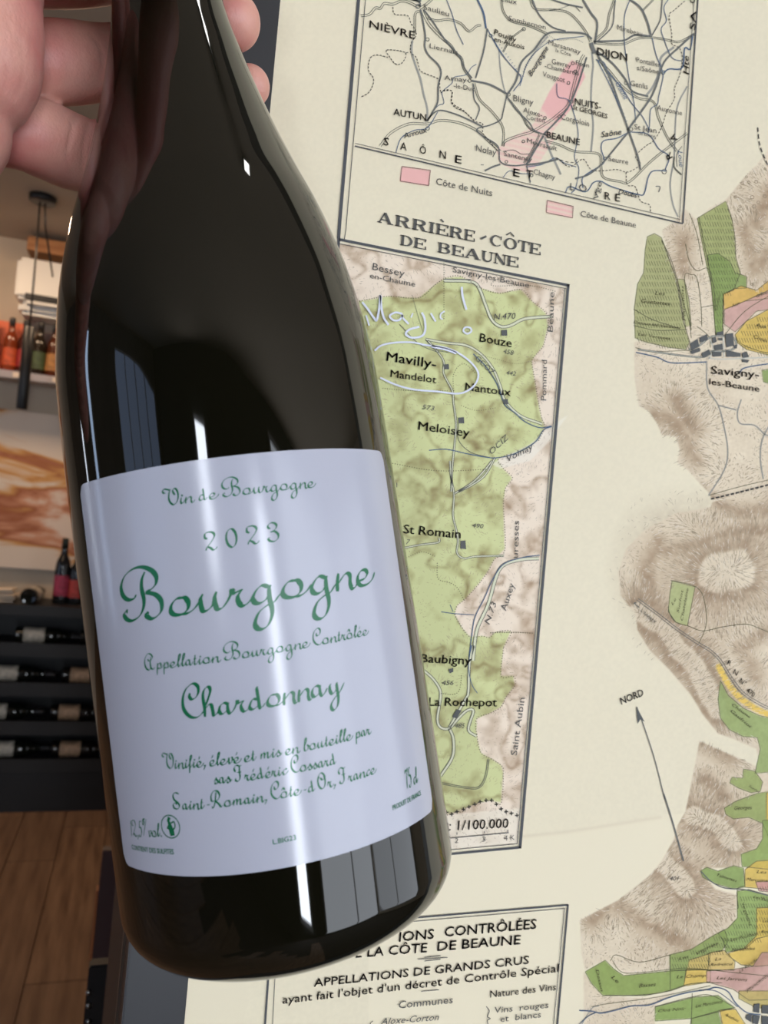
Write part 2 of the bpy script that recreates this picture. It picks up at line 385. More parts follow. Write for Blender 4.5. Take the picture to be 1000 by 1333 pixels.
stripe = (np.sin((Xr+.5*Yr)*1.25) > .35)*1.0
for P_, c_ in FIELDS:
    m_ = mask(P_); tint(m_, np.array(c_)*1.02, .86); darken(m_*(.16*fbm(Xr, Yr, 20, 12, 4)+.10*vnoise(Xr, Yr, 2.5, 13)), (120, 120, 90))
darken(np.exp(-(segdist([(1000, 1235), (985, 1255), (960, 1270)], Xr, Yr)/10)**2)*.2)
tint(mask([(1075, 900), (1010, 905), (1003, 985), (1075, 985)]), G2, .0)
# yellow road margin
ys = segdist(catmull([(936, 868), (945, 885), (960, 905), (980, 920), (1010, 934), (1070, 950)], 4), Xr, Yr)
tint(np.clip(4.5-ys, 0, 1)*(Xr > 932), (222, 188, 88))

# sheet mesh
fa = np.arange(A0, .300*KS, .00050); ca = np.linspace(.300*KS, A1, 12)
fb = np.arange(-.212*KS, .262*KS, .00050)
ga = np.concatenate([fa, ca]); gb = np.concatenate([np.linspace(B0, fb[0]-.0005, 6), fb, np.linspace(fb[-1]+.0005, B1, 8)])
AA, BB = np.meshgrid(ga, gb); nA, nB = len(ga), len(gb)
px_, py_ = ab_px(AA, BB)
u = np.clip(px_-RX0, 0, RW-1.01); v = np.clip(py_-RY0, 0, RH-1.01)
ui = u.astype(int); vi = v.astype(int); fu = (u-ui)[..., None]; fv = (v-vi)[..., None]
col = (img[vi, ui]*(1-fu)+img[vi, ui+1]*fu)*(1-fv)+(img[vi+1, ui]*(1-fu)+img[vi+1, ui+1]*fu)*fv
out = (px_ > RX0+RW-30) | (py_ < RY0+5) | (py_ > RY0+RH-5) | (px_ < RX0)
col[out] = PAPER
col = np.clip(col/255, 0, 1); col = np.where(col <= .04045, col/12.92, ((col+.055)/1.055)**2.4)
W_ = plane_pt(AA, BB).reshape(-1, 3)
me = bpy.data.meshes.new('map_sheet'); me.vertices.add(nA*nB); me.vertices.foreach_set('co', (W_-c0).astype(np.float32).ravel())
idx = np.arange(nA*nB).reshape(nB, nA)
q = np.stack([idx[:-1, :-1], idx[:-1, 1:], idx[1:, 1:], idx[1:, :-1]], -1).reshape(-1, 4)
me.loops.add(q.size); me.loops.foreach_set('vertex_index', q.ravel().astype(np.int32))
me.polygons.add(len(q)); me.polygons.foreach_set('loop_start', np.arange(0, q.size, 4, dtype=np.int32)); me.polygons.foreach_set('loop_total', np.full(len(q), 4, np.int32))
me.update(calc_edges=True)
at = me.color_attributes.new('print', 'FLOAT_COLOR', 'POINT'); at.data.foreach_set('color', np.concatenate([col.reshape(-1, 3), np.ones((nA*nB, 1))], 1).astype(np.float32).ravel())
m_sheet = mat('printed_map_paper', (226, 219, 196), .55, spec=.35)
nt = m_sheet.node_tree; va = nt.nodes.new('ShaderNodeVertexColor'); va.layer_name = 'print'
nt.links.new(va.outputs['Color'], nt.nodes['Principled BSDF'].inputs['Base Color'])
so = link('map_sheet', me, m_sheet, fm)

# ---- ink: everything drawn with lines or letters, in millimetre-thin layers on the sheet
INK = {}
def ink(key, v, f):
    d = INK.setdefault(key, {'v': [], 'f': {}, 'n': 0}); n = d['n']
    d['v'].append(np.asarray(v, float)); d['n'] += len(v)
    if len(f):
        f = np.asarray(f, int); d['f'].setdefault(f.shape[1], []).append(f+n)
def T(x0, y0, s, pts): return [(x0+a/s, y0+b/s) for a, b in pts]
def line(key, pts, w=1.0, smooth=True, sub=5):
    P = catmull(pts, sub) if smooth else np.asarray(pts, float)
    v_, f_ = ribbon(P, w); ink(key, v_, f_)
def dashed(key, pts, w=1.2, on=4, off=3):
    P = catmull(pts, 6); L = np.concatenate([[0], np.cumsum(np.linalg.norm(np.diff(P, axis=0), axis=1))]); s = 0
    while s < L[-1]:
        t = np.array([s, min(s+on, L[-1])]); q_ = np.stack([np.interp(t, L, P[:, 0]), np.interp(t, L, P[:, 1])], 1)
        if L[-1]-s > .8: v_, f_ = ribbon(q_, w); ink(key, v_, f_)
        s += on+off
def dots(key, pts, w=1.3, gap=3.4): dashed(key, pts, w, w, gap-w)
def road(pts, w=4.0, core=None, key='road_lines', sub=5):
    P = catmull(pts, sub)
    T_ = np.gradient(P, axis=0); T_ /= np.linalg.norm(T_, axis=1)[:, None]+1e-9; N_ = np.stack([-T_[:, 1], T_[:, 0]], 1)
    for s in (-1, 1):
        v_, f_ = ribbon(P+N_*s*(w/2-.3), .8); ink(key, v_, f_)
    if core: v_, f_ = ribbon(P, w-1.4); ink(core, v_, f_)
def rail(pts, w=2.6): line('rail_lines', pts, w*.85)
def ring(key, x, y, r, w=.9):
    t = np.linspace(0, 2*np.pi, 13); v_, f_ = ribbon(np.stack([x+r*np.cos(t), y+r*np.sin(t)], 1), w); ink(key, v_, f_)
def blockp(key, pts):
    ink(key, pts, [list(range(4))] if len(pts) == 4 else [])

TXT = []   # (string, p0, p1, cap height px, key, bold, shear)
def text(s, p0, p1, h, key='map_lettering', bold=0.0, shear=0.0): TXT.append((s, p0, p1, h, key, bold, shear))

# ================= top inset =================
# frame of the inset
line('border_lines', [(471, -60), (466.5, 0), (442, 290), (440.5, 311)], 4.2, False)
line('border_lines', [(480, -60), (475.5, 0), (450, 300), (448, 312)], .9, False)
line('border_lines', [(916, -60), (908, 0), (888.5, 291)], 1.8, False); line('border_lines', [(910.5, -60), (903, 0), (884, 284)], .7, False)
line('border_lines', [(461.5, 190.5), (888.5, 291.5)], 1.6, False); line('border_lines', [(462, 187), (885, 286)], .7, False)
Z = lambda p: T(460, 0, 6.25, p)
road(Z([(60, 130), (130, 118), (180, 65), (220, 70), (250, 30), (320, 35), (390, 10), (450, 20), (530, 60)]), 3.2)
road(Z([(540, 70), (600, 30), (640, -5)]), 3.2); road(Z([(545, 90), (505, 110), (500, 200), (500, 280)]), 3)
rail(Z([(440, -10), (530, 15), (545, 60)])); line('rail_lines', Z([(460, -8), (550, 10)]), 3)
rail(Z([(545, 80), (570, 200), (585, 300), (580, 380), (610, 450), (690, 530), (712, 600), (690, 700), (685, 830), (640, 920), (600, 990)]), 2.6)
line('pale_roads', Z([(480, 330), (475, 420), (505, 530), (545, 640), (570, 760), (600, 880), (600, 960)]), 2.6)
road(Z([(560, 90), (610, 190), (700, 290), (790, 370), (830, 430), (880, 480), (900, 560), (960, 640)]), 3.4); rail(Z([(570, 80), (640, 170), (740, 320), (810, 400), (870, 470), (900, 550), (960, 640)]), 2.2)
road(Z([(600, 145), (680, 170), (770, 160), (870, 190), (940, 255), (1000, 215), (1040, 205)]), 2.8)
dashed('dashed_lines', Z([(320, 60), (335, 120), (440, 130), (465, 190), (500, 240), (510, 290), (470, 350), (465, 430), (510, 470), (535, 560), (560, 590), (690, 645), (700, 700), (710, 760)]), 1.1, 2.6, 1.8)
dashed('dashed_lines', Z([(65, 790), (130, 750), (165, 650), (120, 570), (140, 470), (200, 450), (280, 470)]), 1.1, 2.8, 1.8)
dashed('dashed_lines', Z([(270, 410), (420, 430), (400, 510), (345, 525), (290, 460), (270, 410)]), 1.1, 2.6, 1.7); dashed('dashed_lines', Z([(420, 435), (465, 425)]), 1)
line('river_lines', Z([(755, -5), (800, 110), (840, 250), (895, 365)]), 1.0)
line('river_lines', Z([(1000, 525), (960, 550), (915, 610), (820, 630), (800, 680), (740, 730), (720, 760), (735, 840), (690, 860), (640, 920), (590, 990)]), .9)
dashed('dashed_lines', Z([(710, 760), (740, 735), (800, 745), (795, 830), (830, 880), (900, 910), (980, 980)]), 1.1, 2.8, 1.7)
ring('rail_lines', *Z([(525, 55)])[0], 2.6, 1.1); ring('road_lines', *Z([(603, 322)])[0], 2.2); ring('road_lines', *Z([(945, 658)])[0], 2.2)
Z2 = lambda p: T(420, 0, 2.941, p)
rail(Z2([(570, 310), (640, 325), (705, 360)]), 3); rail(Z2([(630, 110), (615, 200), (585, 300)]), 2.4)
rail(Z2([(395, 465), (440, 425), (500, 435), (560, 460), (610, 485)]), 2.2); road(Z2([(220, 560), (260, 510), (330, 475), (400, 475), (450, 462), (520, 470), (590, 500), (640, 545), (680, 580)]), 3.2)
line('river_lines', Z2([(280, 585), (300, 530), (350, 500), (400, 490), (440, 430)]), 1.1); ring('road_lines', *Z2([(402, 492)])[0], 2.4)
dashed('dashed_lines', Z2([(460, 350), (495, 350), (495, 395), (540, 425), (580, 465), (612, 475), (612, 510), (640, 545), (670, 580)]), 1.1, 2.8, 1.7)
rail(Z2([(575, 320), (580, 380), (600, 415), (585, 460)]), 1.8); rail(Z2([(705, 365), (690, 430), (680, 460), (640, 480), (590, 495), (610, 520), (670, 560), (680, 620), (730, 635), (780, 630)]), 2.0)
road(Z2([(580, 320), (600, 380), (650, 430), (690, 490), (690, 560)]), 2.8)
line('river_lines', Z2([(590, -5), (615, 50), (625, 110)]), 2.4); line('river_lines', Z2([(630, 110), (640, 130), (680, 200), (720, 250), (760, 300), (730, 350)]), 1.1)
line('canal_lines', Z2([(640, 130), (700, 225), (755, 290)]), .7)
for i in range(14):
    a, b = Z2([(650+i*8, 140+i*11.5), (656+i*8, 137+i*11.5)]); line('river_lines', [a, b], .6, False)
line('pale_roads', Z2([(675, 190), (680, 260), (690, 320), (700, 355)]), 1.8); ring('road_lines', *Z2([(643, 137)])[0], 2.0); ring('road_lines', *Z2([(712, 362)])[0], 2.2)
rail(Z2([(705, 365), (740, 310), (760, 240), (810, 190), (860, 130), (930, 125), (1000, 130), (1030, 150)]), 3.0)
road(Z2([(685, -5), (690, 40), (720, 80), (790, 100), (860, 130)]), 2.6); road(Z2([(690, 200), (720, 150), (770, 110)]), 2.2); ring('road_lines', *Z2([(770, 112)])[0], 2.2)
rail(Z2([(705, 370), (740, 420), (790, 470), (810, 500), (860, 520)]), 2.0); road(Z2([(712, 380), (760, 440), (790, 490), (830, 510)]), 2.2)
line('rail_lines', Z2([(800, -5), (830, 60), (880, 105), (930, 120)]), 1.8)
road(Z2([(690, 560), (700, 540), (750, 520), (800, 505), (860, 470), (900, 440), (940, 400), (960, 330), (985, 240), (1000, 210)]), 3.2)
rail(Z2([(845, 515), (900, 460), (940, 410), (975, 330), (1010, 220)]), 2.6)
rail(Z2([(845, 520), (815, 570), (780, 630)]), 3); road(Z2([(830, 515), (800, 580), (770, 625)]), 2.2)
line('pale_roads', Z2([(850, 525), (875, 590), (890, 620), (912, 668)]), 2.6)
rail(Z2([(780, 632), (840, 625), (900, 610)]), 3.0); line('river_lines', Z2([(780, 640), (840, 630), (890, 605), (925, 625), (970, 640)]), 1.0)
dashed('dashed_lines', Z2([(890, 605), (930, 620), (965, 622), (975, 605)]), 1.0)
line('river_lines', Z2([(690, 680), (715, 655), (760, 665), (800, 665)]), .9); line('rail_lines', Z2([(780, 635), (795, 700)]), 1.6)
line('road_lines', Z2([(690, 580), (730, 575), (760, 590), (790, 590)]), .8)
ring('road_lines', *Z2([(768, 542)])[0], 1.8); ring('road_lines', *Z2([(800, 672)])[0], 1.8); ring('road_lines', *Z2([(703, 620)])[0], 1.8)
line('rail_lines', Z2([(620, 655), (650, 640), (680, 630)]), 2.4); line('rail_lines', Z2([(605, 632), (616, 632)]), .9)
Z3 = lambda p: T(660, 0, 2.941, p)
rail(Z3([(335, 170), (345, 90), (320, 50), (290, 0)]), 3); road(Z3([(90, 0), (110, 35), (200, 40), (250, 60), (300, 120), (320, 160)]), 2.8)
rail(Z3([(160, -5), (220, 15), (290, 30)]), 2.4); line('road_lines', Z3([(160, 40), (200, 35), (250, 20), (280, 45)]), .8)
road(Z3([(340, 150), (380, 110), (390, 60), (410, 0)]), 2.6); rail(Z3([(345, 160), (400, 105), (410, 40), (415, -10)]), 1.8)
rail(Z3([(330, 160), (400, 158), (450, 155), (490, 135), (550, 140)]), 2.8); road(Z3([(340, 165), (400, 170), (450, 168), (500, 148), (560, 145), (620, 155), (660, 160), (720, 130)]), 2.6)
line('river_lines', Z3([(470, 0), (450, 60), (448, 140), (455, 220), (470, 320), (485, 390), (490, 440), (490, 470)]), 1.0)
rail(Z3([(465, -5), (510, 30), (535, 80), (550, 135)]), 3); rail(Z3([(552, 140), (585, 80), (592, 20), (595, -10)]), 1.8); road(Z3([(520, 40), (560, 0)]), 2)
line('river_lines', Z3([(555, 145), (570, 210), (590, 260), (597, 290), (590, 330), (580, 370), (575, 400), (550, 420), (545, 480), (540, 510)]), 1.1)
line('river_lines', Z3([(620, -5), (600, 30), (610, 80), (590, 110), (600, 150), (630, 220), (670, 235)]), 1.0)
line('river_lines', Z3([(710, 140), (700, 190), (680, 185), (670, 260), (620, 265), (600, 280)]), 1.8)
dashed('dashed_lines', Z3([(680, 5), (640, 40), (620, 60), (630, 130), (630, 170), (660, 185), (670, 230), (660, 290), (640, 340), (640, 380), (610, 430), (590, 490), (560, 540), (530, 560), (490, 600), (510, 625), (500, 640), (460, 660), (420, 650), (360, 655), (320, 650), (290, 610), (240, 640), (190, 605)]), 1.0, 2.8, 1.8)
rail(Z3([(460, 500), (540, 390), (570, 330), (600, 240), (660, 180), (715, 130)]), 3); line('pale_roads', Z3([(530, 370), (560, 330), (585, 270), (590, 220), (640, 180)]), 3)
rail(Z3([(340, 200), (390, 290), (430, 400), (465, 500), (500, 600), (510, 650)]), 2.8); line('river_lines', Z3([(345, 230), (400, 340), (450, 460)]), 1.0)
for i in range(16):
    a, b = Z3([(365+i*6, 255+i*14), (370+i*6, 253+i*14)]); line('river_lines', [a, b], .7, False)
rail(Z3([(340, 195), (400, 240), (450, 300), (480, 350), (540, 370)]), 2.6); road(Z3([(345, 225), (390, 270), (440, 330), (500, 375), (560, 390), (580, 450), (610, 520), (650, 580)]), 2.8)
line('river_lines', Z3([(340, 230), (370, 240), (390, 280), (440, 340), (480, 400), (520, 450), (545, 500)]), 1.1)
line('pale_roads', Z3([(325, 200), (330, 250), (325, 300), (322, 400), (330, 480), (322, 580)]), 2.4)
road(Z3([(145, 540), (200, 555), (260, 580), (350, 590), (360, 640), (370, 680), (430, 695), (470, 695), (560, 610), (690, 510)]), 2.8)
rail(Z3([(465, 505), (420, 560), (370, 620), (350, 640), (310, 670), (260, 685)]), 2.6); line('river_lines', Z3([(460, 510), (420, 530), (370, 540), (360, 570), (372, 620), (340, 645), (290, 680), (290, 720)]), 1.3)
line('river_lines', Z3([(460, 505), (540, 515), (580, 570), (620, 600), (605, 650)]), 1.2); line('river_lines', Z3([(610, 655), (560, 655), (540, 680), (525, 740), (500, 745), (400, 715), (360, 695), (330, 700), (300, 735), (240, 715), (222, 740)]), 1.4)
line('river_lines', Z3([(190, 320), (195, 370), (235, 385), (260, 450), (272, 520), (258, 600), (275, 650), (262, 720), (245, 740)]), 1.0)
dashed('dashed_lines', Z3([(455, 660), (460, 710), (490, 715), (510, 770), (545, 785), (548, 815)]), 1.0, 2.8, 1.7)
line('pale_roads', Z3([(690, 330), (650, 420), (640, 600), (625, 700), (635, 780), (655, 830)]), 2.0); road(Z3([(640, 600), (640, 640), (668, 670)]), 1.8)
line('road_lines', Z3([(670, 560), (650, 590), (650, 640)]), .8)
for x, y, r in ((245, 390, 2.4), (145, 452, 1.9), (200, 447, 1.9), (235, 318, 1.9), (252, 243, 1.9), (262, 275, 2.2), (455, 318, 2.2), (598, 278, 2.4), (475, 495, 2.2), (375, 608, 2.2), (602, 657, 3.0)):
    ring('road_lines', *Z3([(x, y)])[0], r)
line('rail_lines', Z3([(320, 165), (335, 205)]), 5, False)
dots('rail_lines', Z2([(855, 130), (900, 155), (960, 150), (1000, 165)]), .9, 2.4); line('river_lines', Z2([(755, 330), (790, 230), (860, 165), (910, 150), (1000, 140)]), .9)
for i in range(26):
    t = i/25; x = 762+95*t; y = 290-150*t**.7; a, b = Z2([(x, y), (x+7, y+4)]); line('river_lines', [a, b], .6, False)
# lettering of the top inset
text('Saulieu', Z2([(385, 38)])[0], Z2([(482, 66)])[0], 6.8); text('NIÈVRE', Z2([(178, 108)])[0], Z2([(352, 152)])[0], 9.5, bold=.012)
text('Liernais', Z2([(408, 186)])[0], Z2([(515, 212)])[0], 6.2); text('Arnay-', Z2([(465, 308)])[0], Z2([(560, 318)])[0], 6.2); text('-le-Duc', Z2([(500, 338)])[0], Z2([(580, 352)])[0], 6.2)
text('Pouilly', Z2([(655, 134)])[0], Z2([(738, 165)])[0], 7, bold=.015); text('en-Auxois', Z2([(655, 160)])[0], Z2([(770, 192)])[0], 6.4, bold=.01)
text('eaux', Z2([(680, 6)])[0], Z2([(742, 20)])[0], 6.5); text('Sombernon', Z2([(710, 80)])[0], Z2([(852, 116)])[0], 6.2)
text('Bligny', Z2([(728, 388)])[0], Z2([(805, 405)])[0], 8); text('Aloxe-', Z2([(766, 432)])[0], Z2([(838, 452)])[0], 7); text('Corton', Z2([(778, 458)])[0], Z2([(848, 472)])[0], 6.6)
text('Vougeot', Z2([(840, 294)])[0], Z2([(925, 318)])[0], 6.6); text('Gevrey', Z2([(875, 246)])[0], Z2([(948, 264)])[0], 6.6); text('-Chambertin', Z2([(848, 262)])[0], Z2([(978, 292)])[0], 6.2)
text('Marsannay', Z2([(862, 172)])[0], Z2([(985, 210)])[0], 6.2); text('la Côte', Z2([(890, 200)])[0], Z2([(948, 218)])[0], 4.8)
text('AUTUN', Z2([(270, 442)])[0], Z2([(395, 465)])[0], 8.6, bold=.02); text('Nolay', Z2([(585, 580)])[0], Z2([(662, 598)])[0], 8.6)
text('Meursault', Z2([(780, 548)])[0], Z2([(895, 580)])[0], 6.2); text('Santenay', Z2([(692, 598)])[0], Z2([(800, 622)])[0], 6.2); text('Chagny', Z2([(805, 668)])[0], Z2([(888, 690)])[0], 7)
for s_, x, y in (('S', 232, 556), ('A', 296, 574), ('Ô', 370, 588), ('N', 446, 606), ('E', 506, 624), ('E', 728, 675), ('T', 778, 680)):
    text(s_, Z2([(x, y)])[0], Z2([(x+(24 if s_ != 'S' else 18), y+5)])[0], 10, bold=.01)
text('L', Z3([(240, 728)])[0], Z3([(256, 731)])[0], 9); text('O', Z3([(272, 730)])[0], Z3([(302, 738)])[0], 9)
text('I', Z3([(336, 750)])[0], Z3([(340, 751)])[0], 9); text('R', Z3([(372, 764)])[0], Z3([(394, 768)])[0], 9.5, bold=.01); text('E', Z3([(412, 770)])[0], Z3([(430, 774)])[0], 9.5, bold=.01)
text('DIJON', Z3([(344, 212)])[0], Z3([(458, 236)])[0], 9.6, bold=.03); text('NUITS-', Z3([(258, 402)])[0], Z3([(358, 422)])[0], 8.4, bold=.025); text('St GEORGES', Z3([(250, 420)])[0], Z3([(382, 456)])[0], 6, bold=.02)
text('BEAUNE', Z3([(150, 528)])[0], Z3([(276, 558)])[0], 8, bold=.03); text('Corgoloin', Z3([(205, 458)])[0], Z3([(312, 486)])[0], 7); text('Fixin', Z3([(262, 250)])[0], Z3([(312, 262)])[0], 6)
text('Mirebeau', Z3([(420, 116)])[0], Z3([(515, 142)])[0], 6.8); text('Pontailler', Z3([(494, 240)])[0], Z3([(585, 260)])[0], 6.8); text('s/Saône', Z3([(496, 270)])[0], Z3([(580, 286)])[0], 6.4)
text('Genlis', Z3([(470, 330)])[0], Z3([(537, 344)])[0], 7.2); text('Auxonne', Z3([(572, 422)])[0], Z3([(668, 444)])[0], 6.4); text('Seurre', Z3([(386, 618)])[0], Z3([(462, 632)])[0], 6.6)
text('St Jean', Z3([(485, 496)])[0], Z3([(570, 512)])[0], 6.8); text('de Losne', Z3([(500, 516)])[0], Z3([(566, 530)])[0], 4.4)
text('Saône', Z3([(360, 528)])[0], Z3([(438, 516)])[0], 7.5, 'river_lettering', .01, .3); text('Doubs', Z3([(424, 742)])[0], Z3([(496, 760)])[0], 6.6, 'river_lettering', .01, .3)
text('Arroux', Z2([(312, 532)])[0], Z2([(400, 508)])[0], 7, 'river_lettering', .01, .2); text('Bourgogne', Z3([(92, 296)])[0], Z3([(158, 188)])[0], 7, 'river_lettering', .01, .3)
text('Ouche', Z3([(412, 322)])[0], Z3([(448, 384)])[0], 6.4, 'river_lettering', 0, .2); text('Loue', Z3([(652, 580)])[0], Z3([(658, 640)])[0], 6, 'river_lettering', 0, .2)
text('Vge', Z3([(345, 770)])[0], Z3([(362, 700)])[0], 6.4); text('Hte', Z3([(694, 288)])[0], Z3([(694, 218)])[0], 7.5, bold=.02, shear=.2)
text('SA', Z3([(718, 118)])[0], Z3([(722, 46)])[0], 6.8, bold=.02); text('O', Z3([(718, 16)])[0], Z3([(718, -6)])[0], 7, bold=.02)
text('R', Z3([(632, 604)])[0], Z3([(622, 582)])[0], 7.5, bold=.02); text('A', Z3([(650, 536)])[0], Z3([(640, 512)])[0], 8, bold=.02); line('rail_lines', Z3([(568, 714), (585, 716), (580, 736)]), 1.2)
# legend
for a, b in (((523, 217), (560, 222)), ((560, 222), (558, 242)), ((558, 242), (521, 236)), ((521, 236), (523, 217)), ((712, 261), (746, 269)), ((746, 269), (745, 284)), ((745, 284), (711, 277)), ((711, 277), (712, 261))):
    line('hatch_brown', [a, b], .8, False)
text('Côte de Nuits', (567, 240.5), (640, 256), 8.6); text('Côte de Beaune', (755, 282), (827, 297), 7.6)

# ================= second inset =================
line('border_lines', [(441, 312), (741, 372)], 3.4, False); line('border_lines', [(441, 317.5), (736.5, 376)], .8, False)
line('border_lines', [(739.5, 370), (676.5, 1104)], 3.4, False); line('border_lines', [(734.8, 376), (672.8, 1098)], .9, False)
line('border_lines', [(678, 1102.5), (420, 1127)], 3.0, False); line('border_lines', [(673, 1098), (420, 1121)], .8, False)
line('border_lines', [(441, 311), (370, 1130)], 3.4, False)
line('border_lines', [(662, 1083.5), (420, 1106)], 1.0, False)
Q = lambda p: T(440, 320, 3.125, p); Q2 = lambda p: T(500, 600, 3.846, p); Q3 = lambda p: T(520, 840, 3.846, p)
dots('dot_lines', [(x, y) for x, y in GREEN[0:21]], 1.2, 3.2); dots('dot_lines', GREEN[22:42], 1.2, 3.4); dots('dot_lines', GREEN[41:62], 1.2, 3.4)
dots('dot_lines', [(652, 360), (640, 372), (690, 372), (725, 380)], 1.1, 3); dots('dot_lines', Q([(430, 70), (430, 130), (430, 300)]), 1.1, 3)
dots('dot_lines', Q([(470, 600), (470, 520), (510, 480), (560, 520)]), 1.1, 3); dots('dot_lines', Q([(180, 580), (300, 590), (450, 590)]), 1.1, 3); dots('dot_lines', Q([(500, 650), (560, 670), (640, 660)]), 1.0, 3)
dots('dot_lines', Q([(220, 885), (400, 915), (600, 910)]), 1.2, 3.2); dots('dot_lines', Q2([(110, 485), (190, 455), (260, 480)]), 1.1, 3); dots('dot_lines', Q2([(265, 510), (270, 590), (330, 610), (370, 640), (400, 700)]), 1.2, 3)
dots('dot_lines', Q2([(530, 860), (640, 858), (750, 862)]), 1.3, 3); dots('dot_lines', Q3([(205, 240), (270, 245), (300, 220), (310, 150)]), 1.1, 3)
dots('dot_lines', Q([(560, 440), (640, 460), (720, 480), (790, 470)]), .8, 2.6)
road(Q([(430, 142), (530, 145), (570, 165), (600, 240), (625, 300), (660, 328), (700, 325), (750, 300), (800, 292), (870, 288)]), 4.2, 'road_fill'); line('rail_lines', Q([(432, 136), (540, 138)]), 1.4)
road(Q([(355, 380), (440, 395), (520, 405), (580, 440), (630, 500), (660, 570), (680, 630), (740, 690), (830, 725)]), 3.6, 'road_fill')
line('river_lines', Q([(550, 440), (600, 490), (640, 550), (660, 600), (680, 650), (720, 680), (760, 715), (820, 740), (868, 733)]), 1.3)
road(Q([(365, 385), (400, 425), (430, 470), (430, 520), (465, 590), (470, 640), (480, 720), (475, 800), (465, 900), (460, 1000)]), 2.6, 'road_fill'); road(Q([(640, 860), (600, 930), (550, 970), (490, 1000)]), 2.8, 'road_fill')
line('road_lines', Q([(355, 380), (390, 420), (450, 435)]), .8); line('road_lines', Q([(250, 320), (330, 400), (410, 435)]), .8)
line('road_lines', Q([(300, 200), (345, 350)]), .5); line('river_lines', Q([(370, 832), (440, 828), (520, 845), (600, 860), (650, 862), (720, 845), (800, 800), (835, 750), (870, 735)]), 1.3)
line('road_lines', Q([(490, 720), (490, 790), (540, 840), (620, 862)]), .9)
for x, y, w_ in ((675, 354, 8), (440, 492, 7), (680, 634, 7), (500, 710, 8)):
    x, y = Q([(x, y)])[0]; blockp('dark_blocks', [(x-w_/2, y-w_/2+.6), (x+w_/2-.5, y-w_/2), (x+w_/2, y+w_/2), (x-w_/2+.6, y+w_/2)])
road(Q2([(330, 0), (335, 80), (350, 170), (345, 270), (360, 340), (370, 400), (365, 460), (400, 488), (460, 478), (600, 475)]), 2.6, 'road_fill'); road(Q2([(350, 165), (440, 110), (500, 50), (540, 0)]), 2.8, 'road_fill')
road(Q2([(105, 435), (180, 420), (270, 408), (275, 385)]), 2.6, 'road_fill')
road(Q2([(775, 488), (700, 492), (620, 510), (580, 540), (555, 600), (520, 720), (470, 830), (455, 900), (445, 1000)]), 4.6, 'road_fill'); line('river_lines', Q2([(778, 472), (700, 482), (600, 515), (545, 590), (500, 690), (455, 780), (440, 860), (425, 980)]), 1.3)
line('river_lines', Q2([(285, 755), (360, 765), (450, 770)]), 1.1); line('river_lines', Q2([(330, 720), (345, 755)]), .9)
blockp('dark_blocks', Q2([(382, 400), (405, 398), (410, 442), (380, 438)]))
road(Q3([(120, 125), (170, 170), (205, 230), (200, 300), (190, 370), (205, 410), (250, 415), (300, 360), (340, 325), (370, 330), (345, 420), (385, 455)]), 3.8, 'road_fill'); road(Q3([(370, 0), (350, 90), (345, 230), (330, 270), (250, 410)]), 3.8, 'road_fill')
road(Q3([(250, 415), (270, 470), (265, 560), (205, 655)]), 4, 'road_fill'); road(Q3([(445, 570), (430, 660), (395, 712), (320, 710), (210, 690)]), 2.6)
line('river_lines', Q3([(360, 0), (345, 100), (360, 190), (390, 240)]), .9)
blockp('dark_blocks', Q3([(285, 320), (310, 325), (285, 365), (262, 358)])); blockp('dark_blocks', Q3([(245, 120), (268, 112), (268, 132), (250, 140)]))
for x, y in ((235, 835), (260, 845), (287, 832), (320, 820), (347, 808), (377, 795), (403, 783), (433, 775), (460, 775), (485, 795), (508, 818), (533, 832), (560, 840), (587, 850)):
    x, y = Q3([(x, y)])[0]; line('dashed_lines', [(x-2.6, y+.5), (x+2.6, y-.3)], 1.3, False); line('dashed_lines', [(x-.2, y-2.6), (x+.2, y+2.6)], 1.3, False)
text('Bessey', Q([(138, 98)])[0], Q([(268, 128)])[0], 9); text('en-Chaume', Q([(128, 132)])[0], Q([(312, 168)])[0], 7); text('Savigny-les-Beaune', Q([(465, 108)])[0], Q([(775, 172)])[0], 7)
text('N.470', Q([(632, 302)])[0], Q([(722, 298)])[0], 8, shear=.25); text('Bouze', Q([(574, 390)])[0], Q([(704, 414)])[0], 11, bold=.01); text('458', Q([(670, 438)])[0], Q([(712, 446)])[0], 6, shear=.2)
text('442', Q([(682, 525)])[0], Q([(722, 530)])[0], 5.6, shear=.2); text('Mavilly-', Q([(196, 468)])[0], Q([(396, 500)])[0], 12, bold=.02); text('Mandelot', Q([(212, 534)])[0], Q([(398, 560)])[0], 9.5, bold=.01)
text('Nantoux', Q([(516, 588)])[0], Q([(700, 612)])[0], 10, bold=.01); text('573', Q([(340, 664)])[0], Q([(390, 672)])[0], 6.2, shear=.2); text('Meloisey', Q([(325, 748)])[0], Q([(532, 778)])[0], 11, bold=.015)
text('Beaune', Q([(872, 352)])[0], Q([(878, 190)])[0], 7); text('Pommard', Q([(845, 630)])[0], Q([(848, 466)])[0], 7); text('Volnay', Q([(690, 878)])[0], Q([(795, 826)])[0], 8, shear=.2)
text('OCIZ', Q([(624, 850)])[0], Q([(695, 782)])[0], 7, shear=.2); text('GCOZ', Q([(555, 462)])[0], Q([(625, 528)])[0], 7)
text('St Romain', Q2([(95, 362)])[0], Q2([(380, 388)])[0], 11.5, bold=.01); text('490', Q2([(438, 334)])[0], Q2([(495, 338)])[0], 5.8, shear=.2); text('7', Q2([(108, 416)])[0], Q2([(128, 418)])[0], 6.5, shear=.2); text('l', Q2([(60, 132)])[0], Q2([(64, 132)])[0], 6)
text('uresses', Q2([(668, 486)])[0], Q2([(674, 300)])[0], 7.4); text('Auxey', Q2([(608, 752)])[0], Q2([(652, 618)])[0], 8); text('N.73', Q2([(525, 820)])[0], Q2([(562, 710)])[0], 7, shear=.2)
